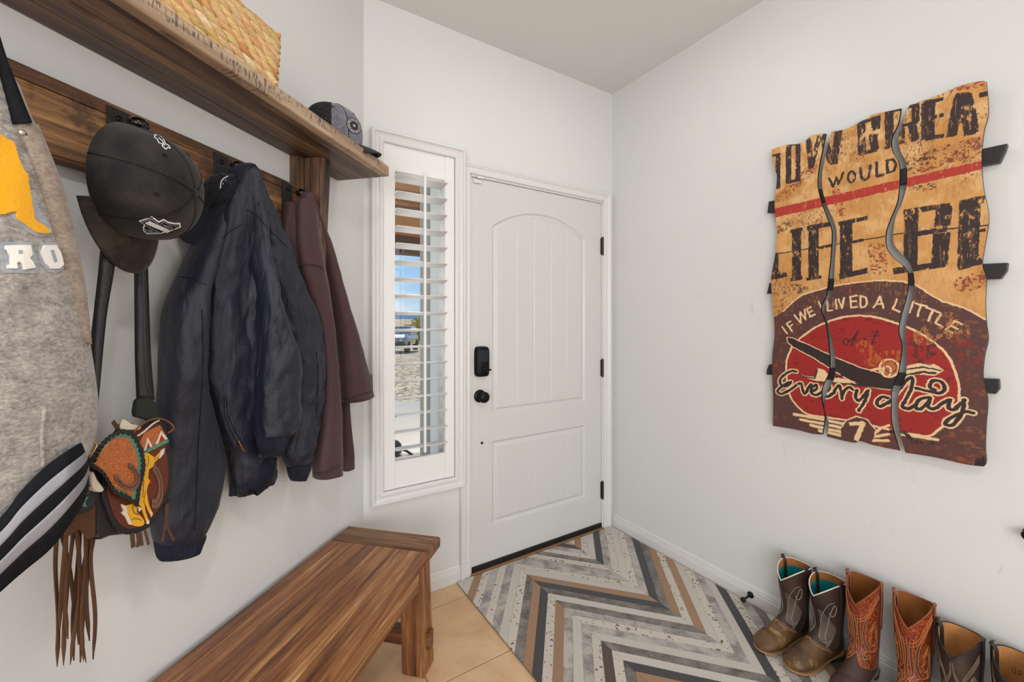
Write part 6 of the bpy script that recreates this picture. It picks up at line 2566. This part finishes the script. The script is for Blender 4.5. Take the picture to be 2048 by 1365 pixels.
def deco_cd(b, root, line, band, vu, mats):
    ov, st = MB(), MB()
    for sg in (1, -1):
        S = [
            [(.045, sg * 1.35), (.075, sg * .95), (.13, sg * .52), (.20, sg * .42), (.26, sg * .66), (.285, sg * .95), (.26, sg * 1.2), (.20, sg * 1.22)],
            [(.20, sg * 1.22), (.15, sg * 1.15), (.13, sg * 1.0), (.16, sg * .92), (.15, sg * .80), (.19, sg * .84), (.20, sg * .72), (.235, sg * .90), (.225, sg * 1.05)],
            [(.285, sg * .78), (.30, sg * .50), (.34, sg * .34), (.375, sg * .52), (.365, sg * .80), (.335, sg * .82), (.33, sg * .64)],
            [(.375, sg * .48), (.41, sg * .62), (.43, sg * .90), (.46, sg * .96), (.45, sg * .72)],
            [(.09, sg * .20), (.16, sg * .12), (.24, sg * .20), (.30, sg * .14)],
        ]
        for q, p in enumerate(S):
            band(ov, p, .009 if q != 1 else .005)
            for off in (-.085, .085):
                line(st, [(u + abs(off) * .05 * (1 if off > 0 else -1), th + off * (1 if q != 1 else .5)) for u, th in p], .0009, .0012)
        line(st, [(.02, sg * 1.4), (.05, sg * .9), (.10, sg * .45), (.105, sg * .02)], .0009)
        line(st, [(.035, sg * 1.4), (.065, sg * .92), (.115, sg * .47), (.122, sg * .02)], .0009)
        line(st, [(vu(0) - .01, 0), (vu(.22) - .01, sg * .22), (vu(.55) - .01, sg * .55), (vu(1.0) - .01, sg * 1.0), (vu(1.5) - .01, sg * 1.5)], .0009, .001)
    ov.build('overlay', mats['seam'], root)
    st.build('shaft_stitching', mats['stitch'], root)


def deco_ef(b, root, line, band, vu, mats):
    st = MB()
    for sg in (1, -1):
        for k in (0, .012, .024):
            line(st, [(.05 + k, sg * 1.35), (.08 + k, sg * 1.0), (.12 + k, sg * .6), (.16 + k, sg * .4), (.22 + k, sg * .2), (.30 + k, sg * .35)], .0011)
            line(st, [(.05 + k, sg * .05), (.12 + k, sg * .12), (.18 + k, sg * .5), (.20 + k, sg * .9), (.16 + k * .5, sg * 1.15), (.13 + k * .5, sg * 1.05), (.14 + k * .5, sg * .85)], .0011)
            line(st, [(.24 + k, sg * 1.3), (.27 + k, sg * .9), (.34 + k, sg * .6), (.40 + k, sg * .3)], .0011)
    st.build('shaft_stitching', mats['stitch'], root)


ST_AB = dict(vamp=[.44, .46, .475, .49, .50, .47, .42, .40], strap=.013, deco=deco_ab)
ST_CD = dict(vamp=[.335, .40, .475, .485, .475, .47, .44, .42], strap=.014, deco=deco_cd)
ST_EF = dict(vamp=[.42, .44, .47, .48, .48, .46, .44, .42], strap=.017, deco=deco_ef)
P_ = lambda s_, n_: rwp(s_, .0088, n_)
make_boot('cowboy_boot', 'scuffed brown cowboy boot with teal lining, nearest the door stop', 'boot', P_(1.098, .094), math.radians(14), .306, M_AB, ST_AB, group='cowboy boots lined up along the right wall')
make_boot('cowboy_boot', 'scuffed brown cowboy boot with teal lining, beside the rust tooled boots', 'boot', P_(1.213, .094), math.radians(16), .306, M_AB, ST_AB, group='cowboy boots lined up along the right wall')
make_boot('cowboy_boot', 'rust tooled cowboy boot with dark wrinkled foot, next to the teal lined boots', 'boot', P_(1.320, .086), math.radians(2), .356, M_CD, ST_CD, V=.066, group='cowboy boots lined up along the right wall')
make_boot('cowboy_boot', 'rust tooled cowboy boot with dark wrinkled foot, next to the black strapped boots', 'boot', P_(1.452, .084), math.radians(-2), .356, M_CD, ST_CD, V=.066, group='cowboy boots lined up along the right wall')
make_boot('cowboy_boot', 'espresso brown cowboy boot with camel lining and black pull straps, no size mark showing', 'boot', P_(1.561, .092), math.radians(4), .318, M_EF, ST_EF, group='cowboy boots lined up along the right wall')
make_boot('cowboy_boot', 'espresso brown cowboy boot with camel lining marked 12 D at the frame corner', 'boot', P_(1.677, .092), math.radians(4), .318, M_EF, ST_EF, size_text=True, group='cowboy boots lined up along the right wall')
# ------------------------------------------------------------------ outside the window
def og(d, px, z):
    """ground point at forward distance d"""
    r = ray(px, CY)
    p = CAM + d * r
    return Vector((p[0], p[1], z))


def ground(name, rows, mat, label=None):
    """rows: (distance, z); spans widely left and right"""
    mb = MB()
    P = [[og(d, px, z) for px in (-2600, -400, 400, 820, 1240, 2200, 4600)] for d, z in rows]
    mb.grid(P)
    o = mb.build(name, mat)
    return structure(o, label)


t = NT('gravel', .95, .2)
v = t.coord()
vo = t.n('ShaderNodeTexVoronoi')
vo.inputs['Scale'].default_value = 13
t.l(v, vo.inputs['Vector'])
hs = t.n('ShaderNodeSeparateColor')
t.l(vo.outputs['Color'], hs.inputs[0])
t.color(t.ramp(hs.outputs[0], [(.0, lin((78, 70, 60))), (.35, lin((142, 126, 104))), (.7, lin((186, 168, 142))), (1, lin((216, 204, 186)))]))
t.bump(vo.outputs['Distance'], .8, .05)
GRAV = t.m
t = NT('concrete', .9, .2)
v = t.coord()
t.color(t.mix(t.noise(v, 1.2, 6, .6), lin((150, 146, 144)), lin((178, 174, 170))))
t.bump(t.noise(v, 60, 3), .2, .005)
CONC = t.m
t = NT('dry_grass', 1, .1)
v = t.coord((1, .25, 1))
t.color(t.ramp(t.noise(v, .35, 8, .7), [(.35, lin((122, 116, 60))), (.5, lin((184, 164, 100))), (.65, lin((206, 186, 130)))]))
GRASS = t.m
ground('trim_5', [(3.0, -.12), (7.7, -.15)], CONC, 'pale concrete driveway slab outside the window')
mb = MB()
mb.prism([tuple(dwp(a, 0, b).xy) for a, b in ((-3, -.16), (4, -.16), (4, -4.2), (-3, -4.2))], lambda a, b, d: Vector((a, b, d)), -.2, -.105)
structure(mb.build('trim_6', CONC), 'concrete porch slab outside the front door')
ground('trim_7', [(7.7, -.152), (14, -.33), (26, -.65), (40, -.9)], GRAV, 'gravel drive beyond the concrete slab')
ground('trim_8', [(40, -.9), (80, -1.1), (200, -1.3), (600, -1.6), (3200, -2)], GRASS, 'dry yellow field beyond the gravel drive')
# thin dark line across the concrete
mb = MB()
a, b = hz(795, 838, -.118), hz(840, 858, -.118)
mb.box((0, 0, 0), (1, .02, .003), lambda x, y, z: Vector(a).lerp(Vector(b), x * 1.5 - .25) + Vector((y, y, z)))
structure(mb.build('trim_9', plain('line_dark', (70, 56, 44), .9)), 'dark diagonal line across the concrete slab')
# mountains
mb = MB()
rm = random.Random(2)
ridge = []
for k in range(90):
    px = -1200 + k * 45
    h = 34 + 26 * mnoise.noise(Vector((k * .11, 3, 0))) + 9 * mnoise.noise(Vector((k * .45, 7, 0)))
    ridge.append((px, max(h, 16) + 1.3))
mb.smooth = True
mb.grid([[og(2300, px, -3), og(2500, px, h * .55), og(2700, px, h + 14), og(3100, px, -3)] for px, h in ridge])
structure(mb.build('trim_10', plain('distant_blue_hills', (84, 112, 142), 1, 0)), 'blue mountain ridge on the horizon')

# porch: ceiling boards, beams, white return wall and grey column
PORCH = wood_mat('porch_beam_wood', [(.3, lin((58, 36, 20))), (.45, lin((92, 58, 32))), (.6, lin((122, 80, 44))), (.75, lin((160, 112, 66)))], 'X', .7, .5)
SOFF_ = wood_mat('porch_soffit_ply', [(.3, lin((150, 98, 50))), (.5, lin((184, 126, 68))), (.7, lin((206, 150, 88)))], 'X', .7, .2)
DWB = lambda u, z, o: dwp(u, z, o)
mb = MB()
mb.c = tnt(.5)
mb.box((-3.2, 2.64, -4.55), (4, 2.68, -.16), DWB)
structure(mb.build('trim_11', SOFF_), 'tan plywood porch ceiling outside the window')
mb = MB()
mb.c = tnt(.5)
mb.box((-3.2, 2.36, -4.70), (4, 2.64, -4.52), DWB)
structure(mb.build('trim_12', PORCH, bevel=.01), 'dark brown porch beam outside the window')
mb = MB()
mb.c = tnt(.5)
mb.box((-3.2, 2.50, -2.5), (4, 2.64, -2.36), DWB)
structure(mb.build('trim_13', PORCH, bevel=.008), 'brown cross beam under the porch ceiling')
STUC = plain('white_stucco', (232, 232, 230), .9, .2, bump=.3, bscale=60)
STUG = plain('grey_stucco', (176, 176, 172), .9, .2, bump=.3, bscale=60)
mb = MB()
mb.box((.440, -.12, -.33), (.62, 2.64, -.152), DWB)
structure(mb.build('trim_14', STUC), 'white plastered return wall beside the window')
mb = MB()
mb.box((.453, -.12, -.53), (.9, 2.64, -.50), DWB)
structure(mb.build('trim_15', STUG), 'grey plastered porch pillar outside the window')

# parked vehicle: front view
car = empty('parked_suv', og(25, 800, -.62), 'dark blue and silver off-road vehicle parked on the gravel, seen through the window', 'car')
cf = (Vector(CAM) - og(25, 800, 1.29)).normalized()
cf.z = 0
cr_ = Vector((0, 0, 1)).cross(cf)          # to the left in the photo when seen from the front
cf = (cf * math.cos(.25) - cr_ * math.sin(.25)).normalized()
cr_ = Vector((0, 0, 1)).cross(cf)
co_ = og(26.5, 787, -.63)
VM = lambda x, y, z: co_ + cr_ * (-x) + cf * y + Vector((0, 0, z))       # x to the viewer's right
CARP = plain('silver_blue_paint', (116, 130, 146), .25, .6, .5, coat=.5)
CARD = plain('dark_blue_trim', (32, 44, 66), .4, .5)
TYRE = plain('tyre_black', (26, 25, 26), .85, .2)
CGL = plain('car_glass', (60, 84, 96), .1, .7)


def vloft(name, secs, mat, parent=car, bev=.02):
    mb = MB()
    mb.loft([[VM(x, y, z) for x, z in s] for y, s in secs])
    return mb.build(name, mat, parent, bevel=bev)


rs = lambda hw, z0, z1, k=.9: [(-hw, z0), (hw, z0), (hw, lerp(z0, z1, .7)), (hw * k, z1), (-hw * k, z1), (-hw, lerp(z0, z1, .7))]
vloft('car_body', [(-3.3, rs(.86, .45, 1.05)), (-.2, rs(.90, .42, 1.08)), (.15, rs(.86, .42, 1.04)), (.32, rs(.80, .45, .98))], CARP)
vloft('hood', [(-.9, rs(.80, 1.0, 1.16)), (.0, rs(.78, 1.0, 1.12)), (.25, rs(.70, .98, 1.04))], CARP)
vloft('cabin', [(-3.2, rs(.80, 1.05, 1.62, .82)), (-1.5, rs(.82, 1.05, 1.66, .82)), (-.9, rs(.84, 1.05, 1.12, .9))], CARP)
vloft('windscreen', [(-1.46, [(-.62, 1.58), (.62, 1.58), (.60, 1.62), (-.60, 1.62)]), (-.86, [(-.74, 1.12), (.74, 1.12), (.74, 1.16), (-.74, 1.16)])], CGL, bev=0)
vloft('grille_panel', [(.28, rs(.74, .60, .98)), (.36, rs(.70, .62, .96))], CARD)
for k in range(7):
    x = lerp(-.30, .30, k / 6)
    vloft('grille_slot', [(.355, [(x - .024, .72), (x + .024, .72), (x + .024, .90), (x - .024, .90)]), (.368, [(x - .02, .73), (x + .02, .73), (x + .02, .89), (x - .02, .89)])], plain('slot_steel', (130, 146, 168), .4, .5, .4), bev=0)
vloft('bumper', [(.20, rs(.86, .42, .60)), (.46, rs(.82, .44, .58))], plain('bumper_black', (30, 31, 34), .6))
for x in (-.56, .56):
    mb = MB()
    mb.tube([VM(x, .34, .82), VM(x, .40, .82)], .10, 16)
    mb.build('headlamp', plain('lamp_glass', (200, 206, 214), .1, .8), car)
    for y in (-.35, -2.75):
        mb = MB()
        s_ = 1 if x > 0 else -1
        mb.tube([VM(s_ * .64, y, .37), VM(s_ * .90, y, .37)], .37, 24)
        w_ = mb.build('wheel', TYRE, car, bevel=.03)
# field fence
fe = empty('field_fence', og(46, 820, -.95), 'thin wire and post fence along the field behind the parked vehicle', 'fence')
mb = MB()
for zz in (.35, .75, 1.15):
    mb.tube([og(46, 500, -.95 + zz), og(46, 1150, -.95 + zz)], .035, 5)
mb.build('rail', plain('fence_wood', (92, 78, 60), .9), fe)
for px in range(640, 1000, 22):
    mb = MB()
    mb.tube([og(46, px, -1.0), og(46, px, .30)], .07, 6)
    mb.build('post', plain('fence_wood', (92, 78, 60)), fe)


# distant houses
def house(name, px, d, w_, dp, h, rh, wall, roof, label):
    o = empty(name, og(d, px, -1.1), label, 'house')
    c = og(d, px, -1.2)
    ax = (og(d, px + 10, 0) - og(d, px, 0)).normalized()
    ay = Vector((-ax.y, ax.x, 0))
    MM = lambda x, y, z: c + ax * x + ay * y + Vector((0, 0, z))
    mb = MB()
    mb.box((-w_ / 2, 0, 0), (w_ / 2, dp, h), MM)
    mb.build('wall', wall, o)
    mb = MB()
    e = .5
    A = [(-w_ / 2 - e, -e, h), (w_ / 2 + e, -e, h), (w_ / 2 + e, dp / 2, h + rh), (-w_ / 2 - e, dp / 2, h + rh), (w_ / 2 + e, dp + e, h), (-w_ / 2 - e, dp + e, h)]
    A = [MM(*p) for p in A]
    mb.add(A + [p - Vector((0, 0, .2)) for p in A], [(0, 1, 2, 3), (3, 2, 4, 5), (6, 9, 8, 7), (9, 11, 10, 8), (0, 6, 7, 1), (5, 4, 10, 11), (0, 3, 9, 6), (3, 5, 11, 9), (1, 7, 8, 2), (2, 8, 10, 4)])
    mb.build('roof', roof, o)
    for k in (-.3, 0, .3):
        mb = MB()
        mb.box((w_ * k - .5, -.06, 1.0), (w_ * k + .5, .02, 2.1), MM)
        mb.build('window', plain('far_window', (40, 44, 50), .3), o)
    return o


house('brown_house', 778, 62, 9, 7, 1.9, 1.0, plain('brown_siding', (120, 84, 62), .9), plain('tan_roof', (168, 142, 112), .9), 'low brown house beyond the fence at the left of the window view')
house('farm_house', 812, 95, 11, 8, 1.7, 1.5, plain('cream_siding', (196, 184, 160), .9), plain('straw_roof', (196, 176, 134), .9), 'distant pale roofed farmhouse in the middle of the window view')


def bush(name, px, d, z, r, h, rgb, label, cat='tree', seed=0):
    c = og(d, px, z)
    rr = random.Random(seed)
    root = empty(name, c, label, cat)
    mb = MB()
    mb.smooth = False
    for k in range(260):
        u, v_ = rr.random() * 2 * math.pi, rr.uniform(-.6, 1)
        rad = rr.random() ** .4
        p = c + Vector((r * rad * math.cos(u) * math.sqrt(max(0, 1 - v_ * v_)), r * rad * math.sin(u) * math.sqrt(max(0, 1 - v_ * v_)), h * .58 + h * .42 * rad * v_))
        s = r * .16
        a = Vector((rr.uniform(-1, 1), rr.uniform(-1, 1), rr.uniform(-1, 1))).normalized() * s
        b_ = a.orthogonal().normalized() * s * .7
        mb.add([p - a, p - b_, p + a, p + b_ + Vector((0, 0, s * .3))], [(0, 1, 2, 3)])
    mb.build('foliage', plain(name + '_leaves', rgb, .9, .2, var=.3), root)
    mb = MB()
    mb.tube([c, c + Vector((0, 0, h * .6))], r * .08, 6)
    mb.build('trunk', plain('trunk_brown', (84, 66, 50), .9), root)


bush('green_shrub', 793, 44, -.95, 1.0, 1.3, (96, 124, 50), 'bright green shrub by the fence at the left edge of the window view', 'shrub', 1)
bush('olive_shrub', 832, 44, -.95, .9, 1.1, (124, 138, 62), 'olive green shrub by the fence, right of the bright green one', 'shrub', 2)
bush('russet_tree', 830, 80, -1.1, 2.0, 3.0, (122, 84, 66), 'rusty brown tree beyond the fence in the window view', 'tree', 3)
bush('yellow_tree', 845, 60, -1.1, 1.6, 3.3, (168, 160, 56), 'yellow green tree at the right of the window view', 'tree', 4)

# low black curved stand on the porch
pcb = hz(790, 912, -.105)
pc = empty('patio_stand', Vector(pcb), 'low black curved metal stand on the porch slab, seen between the lowest louvers', 'stand')
PCM = plain('patio_black', (22, 22, 23), .4, .5)
PM = lambda x, y, z: Vector(pcb) + Vector((_c, _s, 0)) * x + Vector((-_s, _c, 0)) * y + Vector((0, 0, z))
mb = MB()
mb.smooth = True
mb.loft([[PM(r * math.cos(t) - .03, r * math.sin(t), z) for t in [2 * math.pi * k / 24 for k in range(24)]] for r, z in ((.02, .155), (.06, .150), (.09, .12), (.105, .07), (.095, .03), (.05, .015))])
mb.build('bowl', PCM, pc)
for k in range(4):
    a = k * math.pi / 2 + .15
    mb = MB()
    mb.smooth = True
    mb.tube([PM(math.cos(a) * r - .03, math.sin(a) * r, z) for r, z in catmull([(.02, .05), (.08, .062), (.14, .045), (.19, .01), (.21, 0)], 5)], .013, 8)
    mb.build('leg', PCM, pc)

# dark round knob at the right edge of the view
ks, kz = rw_sz(2058, 1073, .035)
kn = empty('round_knob', rwp(ks, kz, 0), 'dark round knob on the right wall at the very edge of the view', 'knob')
mb = MB()
mb.smooth = True
mb.loft([[rwp(ks + r * math.cos(t), kz + r * math.sin(t), h) for t in [2 * math.pi * k / 24 for k in range(24)]] for h, r in ((.0, .012), (.02, .008), (.026, .012), (.034, .016), (.042, .014), (.045, .006))])
mb.build('knob_head', BRONZE, kn)
mb = MB()
mb.smooth = True
mb.loft([[rwp(ks + r * math.cos(t), kz + r * math.sin(t), h) for t in [2 * math.pi * k / 24 for k in range(24)]] for h, r in ((.0005, .016), (.004, .016), (.006, .012))])
mb.build('rose', BRONZE, kn)
